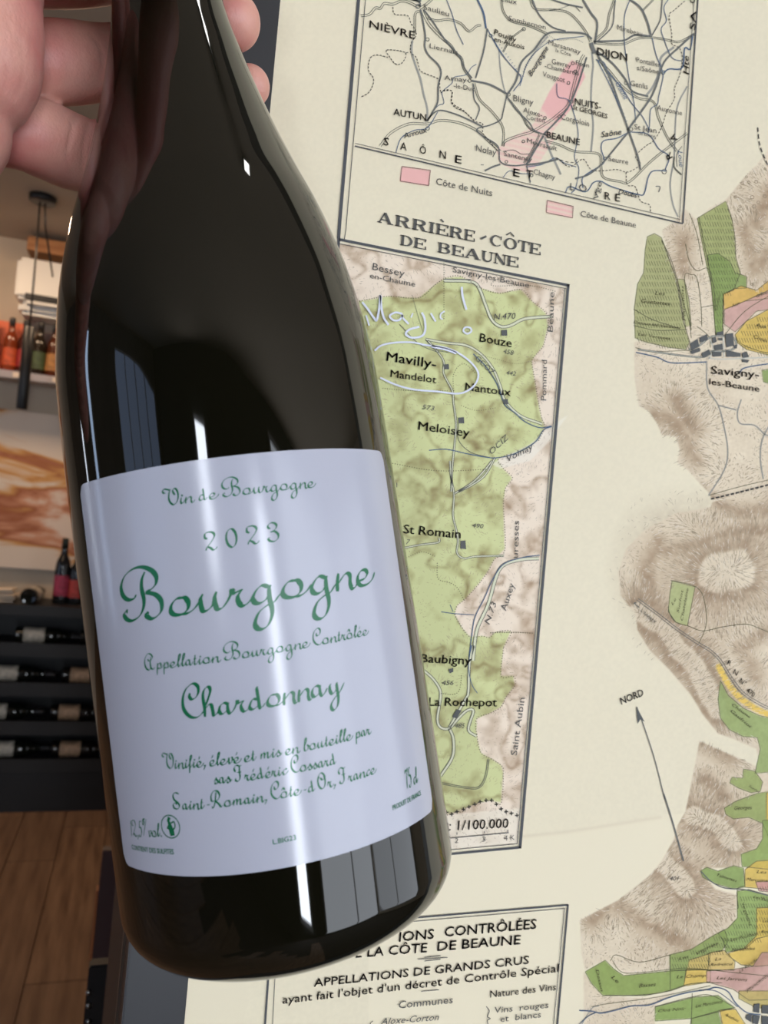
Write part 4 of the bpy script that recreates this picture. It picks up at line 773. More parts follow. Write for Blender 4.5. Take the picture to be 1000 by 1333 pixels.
# French-script letters: broad-nib strokes, x-height 1, baseline 0 : (advance, strokes)
SH_ = .2
def sl(*pts_): return [(x+y*SH_, y) for x, y in pts_]
GL = {
'B':(3.56,[[(1.22,1.59),(0.99,1.37),(0.53,1.35),(0.11,1.66),(0.05,2.25),(0.47,2.84),(1.18,3.19),(1.93,3.24),(2.57,2.96),(2.87,2.54),(2.77,2.07),(2.39,1.78),(2.05,1.66),(2.67,1.41),(2.99,0.99),(2.93,0.42),(2.57,0.09),(2.16,-0.01),(1.83,0.17),(1.83,0.36),(2.02,0.39)],[(2.11,2.91),(1.82,2.48),(1.71,1.92),(1.77,1.23),(1.62,0.67),(1.24,0.23),(0.62,0.02),(0.17,0.16),(-0.01,0.45),(0.19,0.65),(0.35,0.61)]]),
'o':(1.85,[[(0.84,0.99),(0.43,0.95),(0.09,0.62),(0.01,0.25),(0.24,0.03),(0.7,-0),(1.09,0.24),(1.21,0.61),(1.08,0.91),(0.84,0.99)],[(0.7,-0),(1.11,0.02),(1.53,0.23),(1.88,0.58)]]),
'u':(1.85,[[(0.29,1.03),(0.11,0.73),(0.09,0.26),(0.18,0.01),(0.45,0.02),(0.77,0.26),(0.94,0.61)],[(1.13,1.05),(0.97,0.7),(0.96,0.27),(1.06,0),(1.35,0.03),(1.68,0.35),(1.96,0.73)]]),
'r':(1.24,[[(-0.26,0.35),(-0,0.74),(0.09,1.08)],[(0.09,1.06),(0.22,0.82),(0.46,0.86),(0.77,0.95)],[(0.7,0.91),(0.42,0.58),(0.42,0.2),(0.62,-0.04),(0.96,0.07),(1.29,0.39)]]),
'g':(1.88,[[(1.15,0.84),(0.7,0.99),(0.33,0.75),(0.08,0.36),(0.14,0.05),(0.43,-0.05),(0.78,0.08),(1.03,0.34)],[(1.25,0.95),(1.11,0.71),(1.06,0.12),(1.11,-0.49),(1.02,-0.99),(0.74,-1.45),(0.37,-1.63),(0.05,-1.51),(-0,-1.16),(0.3,-0.61),(0.82,-0.27),(1.27,-0.13),(1.62,0.2),(1.88,0.42)]]),
'n':(1.68,[[(0.24,0.99),(0.06,0.37),(-0.01,-0.14)],[(0.1,0.32),(0.62,0.79),(0.92,0.9),(1.12,0.72),(1.06,0.23),(1.16,-0.1),(1.44,-0.05),(1.75,0.27)]]),
'e':(1.55,[[(0.01,0.27),(0.61,0.38),(0.91,0.66),(0.79,0.91),(0.4,0.91),(0.05,0.59),(-0,0.18),(0.26,-0.04),(0.79,-0.02),(1.33,0.24),(1.68,0.67)]]),
'C':(1.99,[[(0.87,2.3),(0.78,1.98),(0.97,1.72),(1.36,1.83),(1.68,2.22),(1.75,2.72),(1.53,3.04),(1.13,3.09),(0.52,2.69),(0.11,1.97),(0,1.13),(0.24,0.51),(0.69,0.11),(1.23,0.03),(1.71,0.27),(1.93,0.5)]]),
'h':(1.4,[[(0.19,0.97),(0.54,1.6),(0.83,2.24),(0.77,2.59),(0.51,2.62),(0.2,2.32),(0.05,1.75),(0.07,0.82),(-0,-0.02)],[(0.15,0.72),(0.5,1.02),(0.75,0.94),(0.82,0.47),(0.86,0.04),(1.11,0.09),(1.37,0.39)]]),
'a':(1.65,[[(0.9,0.85),(0.53,0.99),(0.16,0.79),(-0,0.39),(0.1,0.08),(0.4,0.08),(0.79,0.36)],[(0.96,0.99),(0.83,0.69),(0.82,0.19),(0.99,-0.01),(1.28,0.2),(1.58,0.58)]]),
'd':(1.87,[[(0.8,0.84),(0.39,0.91),(0.09,0.54),(0,0.22),(0.18,0.02),(0.49,0.09),(0.84,0.33)],[(0.97,2),(0.87,1.8),(0.87,1.42),(0.88,0.66),(0.91,0.06),(1.12,0.07),(1.46,0.38)]]),
'y':(1.75,[[(0.32,0.9),(0.14,0.68),(0.11,0.25),(0.26,-0.04),(0.57,0.06),(0.87,0.35)],[(0.98,0.89),(0.88,0.65),(0.87,0.08),(0.86,-0.61),(0.65,-1.27),(0.25,-1.57),(-0,-1.38),(0.06,-0.96),(0.54,-0.45),(1.1,-0.06),(1.72,0.69)]]),
'V':(3.0,[[(0.48,2.19),(0.13,2.25),(-0,2.61),(0.34,2.89),(0.93,2.74),(1.44,2.57)],[(1.58,2.75),(1.2,2.13),(1,1.14),(1.19,0.43),(1.72,-0.01),(2.29,0.26),(2.71,0.98),(2.81,1.87),(2.56,2.59),(2.17,2.71),(1.93,2.41),(2.01,2),(2.25,1.62)]]),
'2':(3.0,[[(0.49,1.85),(0.12,2.11),(0.28,2.77),(0.98,2.9),(1.56,2.65),(1.62,2.09),(1.03,1.29),(0.32,0.58),(0,0.01)],[(0,0.01),(0.31,0.51),(0.77,0.37),(1.13,0.02),(1.54,0.05),(1.89,0.41)]]),
'0':(2.7,[[(0.99,2.91),(0.34,2.56),(0.01,1.65),(0.13,0.6),(0.66,-0.02),(1.23,0.23),(1.59,1.14),(1.51,2.25),(0.99,2.91)]]),
'3':(2.7,[[(0.6,2.09),(0.27,2.2),(0.26,2.62),(0.79,2.97),(1.4,2.82),(1.62,2.37),(1.25,1.79),(0.58,1.51),(1.21,1.52),(1.69,0.97),(1.53,0.3),(0.91,-0.06),(0.24,0.09),(-0,0.51),(0.32,0.67)]]),
'A':(2.9,[[(0.91,1.92),(1.18,1.6),(1.85,1.84),(2.14,2.32),(1.71,2.87),(0.96,2.85),(0.16,1.99),(-0.01,0.98),(0.38,0.1),(1.12,-0.04),(1.58,0.85)],[(1.71,2.23),(1.43,1.2),(1.49,0.26),(1.96,-0.03),(2.43,0.27)]]),
'S':(2.4,[[(1.8,2.84),(0.97,3.08),(0.29,2.69),(0.4,1.86),(1.29,1.21),(1.56,0.58),(0.99,0.09),(0.15,0.31),(-0,0.94),(0.68,1.23),(0.92,0.91)]]),
'R':(2.9,[[(0.75,1.16),(0.11,1.23),(0.13,2.15),(0.78,2.89),(1.64,2.9),(2.06,2.13),(1.63,1.37),(1.06,1.13),(1.62,0.55),(2.07,-0.01),(2.53,0.24)],[(1.36,2.73),(1.1,1.84),(0.81,0.85),(0.36,-0.02),(-0,0.16)]]),
'F':(2.3,[[(0.2,1.74),(0.02,2.38),(0.58,2.91),(1.28,2.7),(1.81,2.83)],[(1.28,2.7),(1.13,1.7),(1.09,0.69),(0.59,0.05),(-0.01,0.24),(0.15,0.62)],[(0.6,1.62),(1.58,1.63)]]),
'O':(2.2,[[(0.63,2.08),(1.02,1.62),(1.64,1.93),(1.4,2.63),(0.76,2.9),(0.07,2.11),(-0.01,0.85),(0.55,0.08),(1.27,0.32),(1.61,1.3),(1.48,2.4)]]),
'i': (1.0, [sl((.12, 1), (.08, .4), (.2, .02), (.5, .08), (.9, .6)), sl((.1, 1.38), (.16, 1.36))]),
'l': (.95, [sl((-.1, .5), (.25, 1.1), (.5, 1.8), (.42, 2.25), (.2, 2.1), (.1, 1.3), (.08, .4), (.25, .02), (.5, .1), (.85, .6))]),
't': (1.05, [sl((.2, 1.75), (.12, .5), (.25, .02), (.55, .1), (.95, .6)), sl((-.15, 1.05), (.5, 1.08))]),
'p': (1.65, [sl((.15, 1.05), (.1, 0), (.12, -1.15)), sl((.12, .45), (.45, .92), (.8, .95), (1.0, .5), (.8, .06), (.45, .02), (.25, .15)), sl((.75, .02), (1.1, .08), (1.55, .55))]),
'm': (2.6, [sl((.12, 1), (.08, 0)), sl((.12, .4), (.5, .95), (.8, .9), (.82, 0)), sl((.85, .4), (1.25, .95), (1.55, .9), (1.58, .3), (1.7, .02), (2.0, .1), (2.5, .6))]),
's': (1.25, [sl((-.1, .3), (.4, 1.15)), sl((.38, 1.1), (.42, .8), (.75, .4), (.65, .05), (.3, -.02), (.05, .2)), sl((.6, .03), (.9, .15), (1.2, .5))]),
'v': (1.5, [sl((.0, .85), (.2, 1.0), (.25, .3), (.45, .0), (.85, .3), (1.0, .85), (.85, 1.1), (.8, .95)), sl((.95, .75), (1.4, .6))]),
'c': (1.35, [sl((.85, .8), (.75, .98), (.4, .9), (.08, .5), (.2, .06), (.6, .02), (1.0, .25), (1.3, .6))]),
'b': (1.45, [sl((-.1, .5), (.25, 1.1), (.5, 1.8), (.4, 2.25), (.2, 2.1), (.1, 1.2), (.1, .3), (.35, .0), (.8, .1), (1.0, .6), (.8, .95), (.6, .85)), sl((.95, .75), (1.4, .7))]),
'f': (1.0, [sl((-.1, .4), (.3, 1.2), (.55, 1.9), (.42, 2.2), (.2, 1.9), (.12, .5), (.12, -1.0)), sl((.12, .2), (.35, .05), (.85, .55))]),
',': (.7, [sl((.2, .25), (.3, .0), (.0, -.6))]), '-': (1.6, [sl((.4, .55), (1.1, .6))]), "'": (.5, [sl((.3, 2.4), (.35, 2.2), (.2, 1.8))]),
'.': (.5, [sl((.15, .05), (.22, .04))]), ' ': (.85, []),
'1': (1.3, [sl((.1, 2.2), (.4, 2.7)), sl((.4, 2.8), (.4, 0))]),
'5': (1.5, [sl((1.0, 2.7), (.4, 2.7), (.3, 1.6), (.8, 1.7), (1.1, 1.0), (.8, .1), (.3, .0), (.1, .4))]),
'7': (1.4, [sl((.0, 2.2), (.1, 2.7), (.6, 2.5), (1.1, 2.8), (.6, 1.4), (.5, .0))]),
'%': (2.4, [sl((.5, 3.2), (.2, 2.9), (.2, 2.3), (.5, 2.1), (.75, 2.5), (.5, 3.2), (1.1, 3.1)), sl((1.6, 3.2), (.4, .2))]),
}
GR = {'v': [], 'f': [], 'n': 0}
def gadd(P3, F3):
    GR['v'] += [tuple(p) for p in P3]; GR['f'] += [tuple(int(a)+GR['n'] for a in q_) for q_ in F3]; GR['n'] += len(P3)
def glyph(strokes, x0, y0, xs, ys, thin=.06, thick=.33, wmin=.13):
    for st in strokes:
        P_ = np.array(st, float)*[xs, ys]+[x0, y0]
        P_ = catmull(P_, 7)
        T_ = np.gradient(P_, axis=0); an = np.arctan2(T_[:, 1], T_[:, 0])
        w_ = ys*(thin+thick*np.abs(np.sin(an-math.radians(32)))**1.5)
        n = len(P_); e = np.minimum(np.arange(n), np.arange(n)[::-1])/4.0; w_ = np.maximum(w_*np.clip(.7+e*.5, 0, 1), wmin)
        if np.hypot(*(P_[-1]-P_[0])) < .12*ys and n < 9: w_ = np.full(n, .3*ys); P_ = P_[0]+(P_-P_[0])*5
        v_, f_ = ribbon(P_, w_); gadd(cyl_pt(v_[:, 0], v_[:, 1], .04192), f_)
ACC = {'é': ('e', [(.55, 1.35), (.95, 1.9)]), 'ô': ('o', [(.25, 1.3), (.65, 1.75), (.95, 1.3)])}
def script(s, a0, a1, s0, s1, xh, **kw):
    tot = sum(GL[ACC.get(c, (c,))[0]][0] for c in s); k = (a1-a0)/tot; x = 0
    for c in s:
        g = ACC.get(c, (c,))[0]; adv, st = GL[g]; f_ = x/tot
        if c in ACC: st = list(st)+[ACC[c][1]]
        glyph(st, a0+x*k, s0+(s1-s0)*f_, k, xh, **kw); x += adv
script('Vin de Bourgogne', -15.5, 17.1, 36.6, 36.5, 1.22, thick=.30)
for c, x in (('2', -8.07), ('0', -3.6), ('2', .6), ('3', 4.9)): glyph(GL[c][1], x, 26.0, 1.3, 1.3, thick=.36, thin=.08)
for c, x in zip('Bourgogne', (-29.4, -17.3, -10.9, -4.3, -.15, 6.3, 12.45, 18.7, 24.6)): glyph(GL[c][1], x, 13.75, 3.4, 3.4, thick=.31)
script('Appellation Bourgogne Contrôlée', -25.4, 25.4, 3.2, 2.7, 1.12, thick=.31)
for c, x in zip('Chardonnay', (-17.45, -12.98, -9.83, -6.2, -3.62, .05, 3.3, 6.4, 9.4, 13.2)): glyph(GL[c][1], x, -7.75, 2.0 if c in 'on' else 2.2, 2.25, thick=.31)
script('Vinifié, élevé et mis en bouteille par', -24.0, 22.0, -17.6, -18.4, 1.12, thick=.31)
script('sas Frédéric Cossard', -12.9, 12.8, -21.5, -22.3, 1.12, thick=.31)
script("Saint-Romain, Côte-d'Or, France", -22.9, 21.8, -26.1, -26.8, 1.12, thick=.31)
g2_ = GL['2']; GL['2'] = (2.0, g2_[1]); script('12,5%vol.', -37.4, -27.0, -32.4, -31.6, 1.2, thick=.2); GL['2'] = g2_; script('75 cl', 30.0, 35.0, -33.1, -33.1, 1.5, thick=.2)
t_ = np.linspace(0, 2*np.pi, 33); v_, f_ = ribbon(np.stack([-24.4+2.35*np.cos(t_), -29.6+2.35*np.sin(t_)], 1), .22); gadd(cyl_pt(v_[:, 0], v_[:, 1], .04192), f_)
for P_, w_ in (([(-24.9, -28.0), (-24.3, -28.3)], 1.1), ([(-24.6, -28.6), (-24.4, -29.6), (-24.2, -30.6), (-24.1, -31.5)], [.7, 1.0, 1.3, 1.1]), ([(-24.1, -28.9), (-23.3, -28.6), (-23.2, -29.6), (-23.7, -30.2)], .3), ([(-24.8, -29.4), (-25.2, -29.9), (-24.6, -30.1)], .3)):
    v_, f_ = ribbon(catmull(P_, 4) if not isinstance(w_, list) else P_, w_); gadd(cyl_pt(v_[:, 0], v_[:, 1], .04192), f_)
LT = [('L.BIG23', -2.8, 1.9, -35.3, -35.3, 1.0, .02), ('PRODUIT DE FRANCE', 24.8, 35.4, -36.0, -36.2, 1.05, .03), ('CONTIENT DES SULFITES', -37.6, -24.4, -35.3, -35.3, 1.05, .03)]

# ---- turn every queued string into mesh through one batch of font curves
uniq = {}
for s_, p0, p1, h, key, bold, shear in TXT: uniq[(s_, bold, shear)] = None
for s_, a0, a1, s0, s1, h, bold in LT: uniq[(s_, bold, 0.0)] = None
tmp = []
for k in uniq:
    cu = bpy.data.curves.new('t', 'FONT'); cu.body = k[0]; cu.resolution_u = 2; cu.shear = k[2]; cu.fill_mode = 'FRONT'
    o = bpy.data.objects.new('t', cu); C.objects.link(o); tmp.append((k, o))
bpy.context.view_layer.update(); dg = bpy.context.evaluated_depsgraph_get()
for k, o in tmp:
    e = o.evaluated_get(dg); me = e.to_mesh(); me.calc_loop_triangles()
    v_ = np.empty(len(me.vertices)*3); me.vertices.foreach_get('co', v_); t3 = np.empty(len(me.loop_triangles)*3, int); me.loop_triangles.foreach_get('vertices', t3)
    v_ = v_.reshape(-1, 3)[:, :2]; uniq[k] = (v_-[v_[:, 0].min(), 0], v_[:, 0].max()-v_[:, 0].min(), t3.reshape(-1, 3)); e.to_mesh_clear()
for k, o in tmp: cu = o.data; bpy.data.objects.remove(o); bpy.data.curves.remove(cu)
CAPH = uniq[('DIJON', .03, 0.0)][0][:, 1].max()
for s_, p0, p1, h, key, bold, shear in TXT:
    v_, wd, f_ = uniq[(s_, bold, shear)]; p0 = np.array(p0, float); p1 = np.array(p1, float); up_ = map_up(p0, p1)*h/CAPH
    e_ = (p1-p0)/np.linalg.norm(p1-p0)*h*bold*.65; g_ = up_/np.linalg.norm(up_)*h*bold*.65
    for o_ in ((0*e_,) if bold == 0 else (e_, -e_, g_, -g_)): ink(key, p0+o_+v_[:, :1]/wd*(p1-p0)+v_[:, 1:]*up_, f_)
for s_, a0, a1, s0, s1, h, bold in LT:
    v_, wd, f_ = uniq[(s_, bold, 0.0)]; u_ = v_[:, 0]/wd
    for q1, q2 in ((-.035, 0), (.035, 0), (0, .03)): gadd(cyl_pt(a0+u_*(a1-a0)+q1, s0+(s1-s0)*u_+v_[:, 1]*h/CAPH+q2, .04192), f_)
gl = link('lettering', pydata('lettering', GR['v'], GR['f']), mat('green_label_ink', (12, 98, 62), .30), lab)
gl['kind'] = 'stuff'

def flush(key, off, m):
    d = INK[key]; V_ = np.vstack(d['v']); a, b = px_ab(V_[:, 0], V_[:, 1]); W_ = plane_pt(a, b, off)-c0
    me = bpy.data.meshes.new(key); me.vertices.add(len(W_)); me.vertices.foreach_set('co', W_.astype(np.float32).ravel())
    L_ = []; S_ = []; N_ = []; n = 0
    for k, fs in d['f'].items():
        q_ = np.vstack(fs); L_.append(q_.ravel()); S_.append(n+np.arange(len(q_))*k); N_.append(np.full(len(q_), k)); n += q_.size
    L_ = np.concatenate(L_); S_ = np.concatenate(S_); N_ = np.concatenate(N_)
    me.loops.add(len(L_)); me.loops.foreach_set('vertex_index', L_.astype(np.int32)); me.polygons.add(len(S_))
    me.polygons.foreach_set('loop_start', S_.astype(np.int32)); me.polygons.foreach_set('loop_total', N_.astype(np.int32)); me.update(calc_edges=True)
    return link(key, me, m, fm, kind='stuff')
inkc = {'hill_lights': (214, 204, 188), 'hill_strokes': (146, 130, 108), 'field_lines': (92, 92, 66), 'pale_roads': (150, 148, 140), 'road_pale': (190, 188, 176), 'road_fill': (205, 205, 178), 'road_lines': (92, 94, 86), 'canal_lines': (90, 110, 130),
        'river_lines': (78, 98, 124), 'rail_lines': (104, 105, 102), 'dashed_lines': (62, 60, 58), 'dot_lines': (98, 94, 70), 'hatch_brown': (130, 92, 90), 'dark_blocks': (80, 82, 82), 'border_lines': (74, 76, 80),
        'field_lettering': (78, 74, 48), 'river_lettering': (66, 92, 124), 'map_lettering': (80, 79, 77), 'marker_writing': (206, 210, 226)}
for i, (k, c_) in enumerate(inkc.items()):
    if k in INK: flush(k, .00003*(i+1) if k != 'marker_writing' else .0009, mat('ink_'+k, c_, .55 if k != 'marker_writing' else .4, spec=.3))

# ------------------------------------------------------------------ the hand behind the neck (one continuous skin)
def cp(px, py, d): return np.array([(px-500)/F*d, -(py-666.5)/F*d, -d])
hv, hf = [], []
def ball(c, r, n=14):
    b0 = len(hv); c = np.asarray(c)
    for i in range(n+1):
        th = math.pi*i/n
        for j in range(n):
            ph = 2*math.pi*j/n; hv.append(c+r*np.array([math.sin(th)*math.cos(ph), math.sin(th)*math.sin(ph), math.cos(th)]))
    for i in range(n):
        for j in range(n): hf.append((b0+i*n+j, b0+(i+1)*n+j, b0+(i+1)*n+(j+1) % n, b0+i*n+(j+1) % n))
def clear(X, r):                               # gap between a ball of the hand and the glass
    q_ = X-BA; z = q_ @ BD; return np.linalg.norm(q_-z*BD)-np.interp(z, [a for a, b in SH], [b for a, b in SH])-r
def limb(nodes, n=20, side=1):                 # nodes: (px, py, depth, radius)
    Q_ = catmull(nodes, 6); D_ = Q_[:, 2].copy()
    for it in range(3):
        for i, q_ in enumerate(Q_):
            if nodes[0][0] < -300 and side == 1: break
            for k in range(80):
                if clear(cp(q_[0], q_[1], D_[i]), q_[3]) > .0002: break
                D_[i] += side*.0006
        if it < 2: D_[1:-1] = (D_[:-2]+2*D_[1:-1]+D_[2:])/4 if it == 0 else D_[1:-1]
    P_ = np.array([list(cp(q_[0], q_[1], d))+[q_[3]] for q_, d in zip(Q_, D_)]); last = None
    for p in P_:
        if last is None or np.linalg.norm(p[:3]-last) > p[3]*.18: ball(p[:3], p[3], n); last = p[:3].copy()
    ball(P_[-1][:3], P_[-1][3], n)
limb([(-70, 158, .196, .0098), (20, 170, .203, .0096), (60, 183, .209, .0102), (92, 197, .216, .0103), (120, 203, .2235, .0099), (150, 197, .232, .0095), (195, 172, .240, .0085), (255, 140, .2465, .0076), (300, 120, .243, .0070), (325, 112, .240, .0064)])   # little finger
limb([(-60, 85, .200, .0104), (20, 83, .206, .0104), (66, 82, .211, .0108), (100, 82, .217, .0107), (130, 81, .224, .0101), (165, 76, .232, .0096), (215, 60, .2395, .0088), (270, 40, .239, .0088), (303, 28, .234, .0085)])                               # ring finger
limb([(-60, -46, .200, .0104), (30, -48, .206, .0106), (80, -47, .213, .0108), (130, -48, .222, .0106), (165, -52, .229, .0098), (215, -65, .2365, .0092), (270, -80, .235, .0090), (292, -84, .231, .0086)])                                          # middle finger
limb([(-60, -160, .200, .0108), (30, -165, .206, .0108), (80, -166, .213, .0106), (130, -170, .222, .0102), (175, -174, .229, .0094), (235, -180, .234, .0086), (270, -182, .229, .0082)])                                                       # index finger
limb([(-330, -180, .170, .017), (-210, -160, .165, .0155), (-100, -130, .162, .0125), (-10, -105, .166, .0112), (80, -92, .173, .0104), (150, -88, .181, .0098), (185, -88, .1845, .0088)], side=-1)                                                        # thumb
# palm: pads under the finger roots, heel, wrist and forearm
for a in (((-75, 20, 0.1784, 0.0215), (-78, -60, 0.1774, 0.0220), (-90, -150, 0.1784, 0.0215)),
          ((-72, 62, 0.1784, 0.0213), (-72, 20, 0.1784, 0.0215)), ((-72, 165, 0.1806, 0.0145), (-140, 150, 0.1827, 0.0183), (-280, 140, 0.1849, 0.0210), (-420, 80, 0.1881, 0.0226)),
          ((-150, 30, 0.1849, 0.0204), (-300, 0, 0.1881, 0.0226), (-430, -20, 0.1913, 0.0242)), ((-130, -90, 0.1827, 0.0204), (-300, -100, 0.1849, 0.0247), (-430, -60, 0.1913, 0.0247)),
          ((-430, 20, 0.1913, 0.0242), (-560, 60, 0.1935, 0.0258), (-900, 180, 0.2042, 0.0290), (-1350, 380, 0.2204, 0.0333))):
    limb(list(a), 18)
me = bpy.data.meshes.new('hand'); hw = wc(np.array(hv)); hc = wc(cp(-60, 20, .18)); me.from_pydata([tuple(p) for p in hw-hc], [], hf); me.update()
ho = bpy.data.objects.new('hand', me); C.objects.link(ho)
r_ = ho.modifiers.new('r', 'REMESH'); r_.mode = 'VOXEL'; r_.voxel_size = .0009; r_.use_smooth_shade = True
s_ = ho.modifiers.new('s', 'SMOOTH'); s_.factor = .5; s_.iterations = 5
bpy.context.view_layer.update(); dg = bpy.context.evaluated_depsgraph_get(); me2 = bpy.data.meshes.new_from_object(ho.evaluated_get(dg))
ho.modifiers.clear(); ho.data = me2; ho.location = tuple(hc); me2.polygons.foreach_set('use_smooth', [True]*len(me2.polygons))
# finger creases and fine skin relief
n_ = len(me2.vertices); co = np.empty(n_*3); me2.vertices.foreach_get('co', co); co = co.reshape(-1, 3); nr = np.empty(n_*3); me2.vertices.foreach_get('normal', nr); nr = nr.reshape(-1, 3)
cam_c = (co+hc-CAM) @ M; ux = 500-F*cam_c[:, 0]/cam_c[:, 2]; uy = 666.5+F*cam_c[:, 1]/cam_c[:, 2]
frontf = np.clip(((nr @ M)[:, 2]), 0, 1)
dsp = np.zeros(n_)
def crease(pts, wd, depth):
    global dsp
    P_ = catmull(pts, 5); d = np.full(n_, 1e9)
    near = (ux > P_[:, 0].min()-15) & (ux < P_[:, 0].max()+15) & (uy > P_[:, 1].min()-15) & (uy < P_[:, 1].max()+15)
    if not near.any(): return
    x, y = ux[near], uy[near]; dd = np.full(x.shape, 1e9)
    for (x1, y1), (x2, y2) in zip(P_[:-1], P_[1:]):
        vx, vy = x2-x1, y2-y1; t = np.clip(((x-x1)*vx+(y-y1)*vy)/(vx*vx+vy*vy+1e-9), 0, 1); dd = np.minimum(dd, np.hypot(x-x1-t*vx, y-y1-t*vy))
    dsp[near] -= 1.5*depth*np.exp(-(dd/wd)**2)*frontf[near]
for p, wd, dp in (([(100, 152), (92, 175), (88, 205), (95, 232)], 2.2, .0006), ([(118, 155), (110, 185), (108, 215), (112, 236)], 2.4, .0006), ([(92, 158), (96, 172), (90, 182)], 1.6, .0004), ([(125, 160), (118, 185), (118, 205)], 1.6, .0003),
                  ([(66, 92), (70, 118), (80, 128)], 2.0, .0004), ([(30, 145), (22, 175), (10, 205)], 2.5, .0006), ([(118, 45), (130, 60), (134, 85), (128, 112)], 2.4, .0004),
                  ([(10, 30), (28, 60), (30, 100), (18, 130)], 3.0, .0004), ([(-5, 60), (10, 85), (8, 120)], 2.5, .0003), ([(45, 122), (30, 132), (22, 148)], 2.0, .0005)): crease(p, wd, dp)
co += nr*dsp[:, None]; me2.vertices.foreach_set('co', co.ravel()); me2.update()
m_skin = bpy.data.materials.new('skin'); m_skin.use_nodes = True; nt = m_skin.node_tree; b = nt.nodes['Principled BSDF']
tc = nt.nodes.new('ShaderNodeTexCoord'); nz = nt.nodes.new('ShaderNodeTexNoise'); nz.inputs['Scale'].default_value = 55; nz.inputs['Detail'].default_value = 4
rp = nt.nodes.new('ShaderNodeValToRGB'); rp.color_ramp.elements[0].color = lin((204, 148, 134)); rp.color_ramp.elements[1].color = lin((192, 116, 110)); rp.color_ramp.elements[0].position = .38; rp.color_ramp.elements[1].position = .66
nt.links.new(tc.outputs['Object'], nz.inputs['Vector']); nt.links.new(nz.outputs['Fac'], rp.inputs[0]); nt.links.new(rp.outputs[0], b.inputs['Base Color'])
n2 = nt.nodes.new('ShaderNodeTexNoise'); n2.inputs['Scale'].default_value = 1100; n2.inputs['Detail'].default_value = 3; bp = nt.nodes.new('ShaderNodeBump'); bp.inputs['Strength'].default_value = .4; bp.inputs['Distance'].default_value = .0004
nt.links.new(tc.outputs['Object'], n2.inputs['Vector']); nt.links.new(n2.outputs['Fac'], bp.inputs['Height']); nt.links.new(bp.outputs[0], b.inputs['Normal'])
b.inputs['Roughness'].default_value = .42; b.inputs['Subsurface Weight'].default_value = .12; b.inputs['Subsurface Scale'].default_value = .004; b.inputs['Subsurface Radius'].default_value = (1, .35, .2)
me2.materials.clear(); me2.materials.append(m_skin)
ho['label'] = 'hand gripping the bottle neck, fingers wrapped behind the dark glass'; ho['category'] = 'hand'; ho['kind'] = 'person' if False else 'thing'
del ho['kind']

# ------------------------------------------------------------------ far end of the shop
YW = 4.39
def X_at(px, Y, py=600): return float(at_y(px, py, Y)[0])
def Z_at(px, py, Y): return float(at_y(px, py, Y)[2])
m_wht = mat('white_plastic', (215, 212, 206), .4)
# air conditioner
x0, x1 = X_at(20, 4.2, 370), X_at(20, 4.2, 370)+.92; z1, z0 = Z_at(20, 333, 4.2), Z_at(20, 406, 4.2)
ac = empty('air_conditioner', ((x0+x1)/2, 4.38, z0), 'white wall air conditioner above the lit bottle shelf', 'air conditioner')
def child(name, me, m, root, **kw):
    o = link(name, me, m, root, **kw); o.matrix_parent_inverse = root.matrix_basis.inverted() if False else Matrix.Translation(-Vector(root.location)); return o
child('body', box((x0, 4.18, z0+.07), (x1, 4.385, z1), .018), m_wht, ac)
child('lower_chin', box((x0+.02, 4.20, z0), (x1-.02, 4.385, z0+.066), .02), m_wht, ac)
child('air_slot', box((x0+.05, 4.172, z0+.068), (x1-.05, 4.21, z0+.098), .004), m_dark, ac)
child('flap', box((x0+.06, 4.160, z0+.044), (x1-.06, 4.198, z0+.060), .004), m_wht, ac)
# timber soffit box above
m_pine = mat('pine_board', (178, 124, 78), .6, noise=((150, 98, 58), 4, (1, 1, 8)))
sfx = X_at(38, 4.3, 322); sf = link('timber_box', box((sfx, 4.22, Z_at(38, 331, 4.3)), (sfx+1.0, 4.38, Z_at(38, 313, 4.3)), .004), m_pine); sf['label'] = 'orange-brown timber box fixed to the wall just above the air conditioner'; sf['category'] = 'box'
# pendant lamp
YP = 3.72; px0 = X_at(57, YP, 245); pz = ROOM_H
pl = empty('pendant_lamp', (px0, YP, pz), 'slim black tube pendant lamp hanging on a long cord from the ceiling', 'lamp')
child('canopy', lathe([(-.028, .052), (-.026, .058), (0, .058)], 32), m_dark, pl); pl.children[0].matrix_parent_inverse = Matrix.Identity(4)
xb = px0; zt = Z_at(39, 425, YP); zb = Z_at(31, 533, YP)
child('cord', tube([(xb-.01, YP, pz-.02), (xb-.004, YP, (pz+zt)/2), (xb, YP, zt)], .0042), m_dark, pl)
child('cord', tube([(xb+.01, YP, pz-.02), (xb+.016, YP+.05, pz-.12), (xb+.035, YP+.12, pz-.22), (xb+.05, YP+.18, pz-.30)], .004), m_dark, pl)
tb = child('lamp_shade', lathe([(0, .021), (.004, .0235), (zt-zb-.004, .0235), (zt-zb, .020)], 24), m_dark, pl); tb.matrix_parent_inverse = Matrix.Identity(4); tb.location = (0, 0, zb-pz)
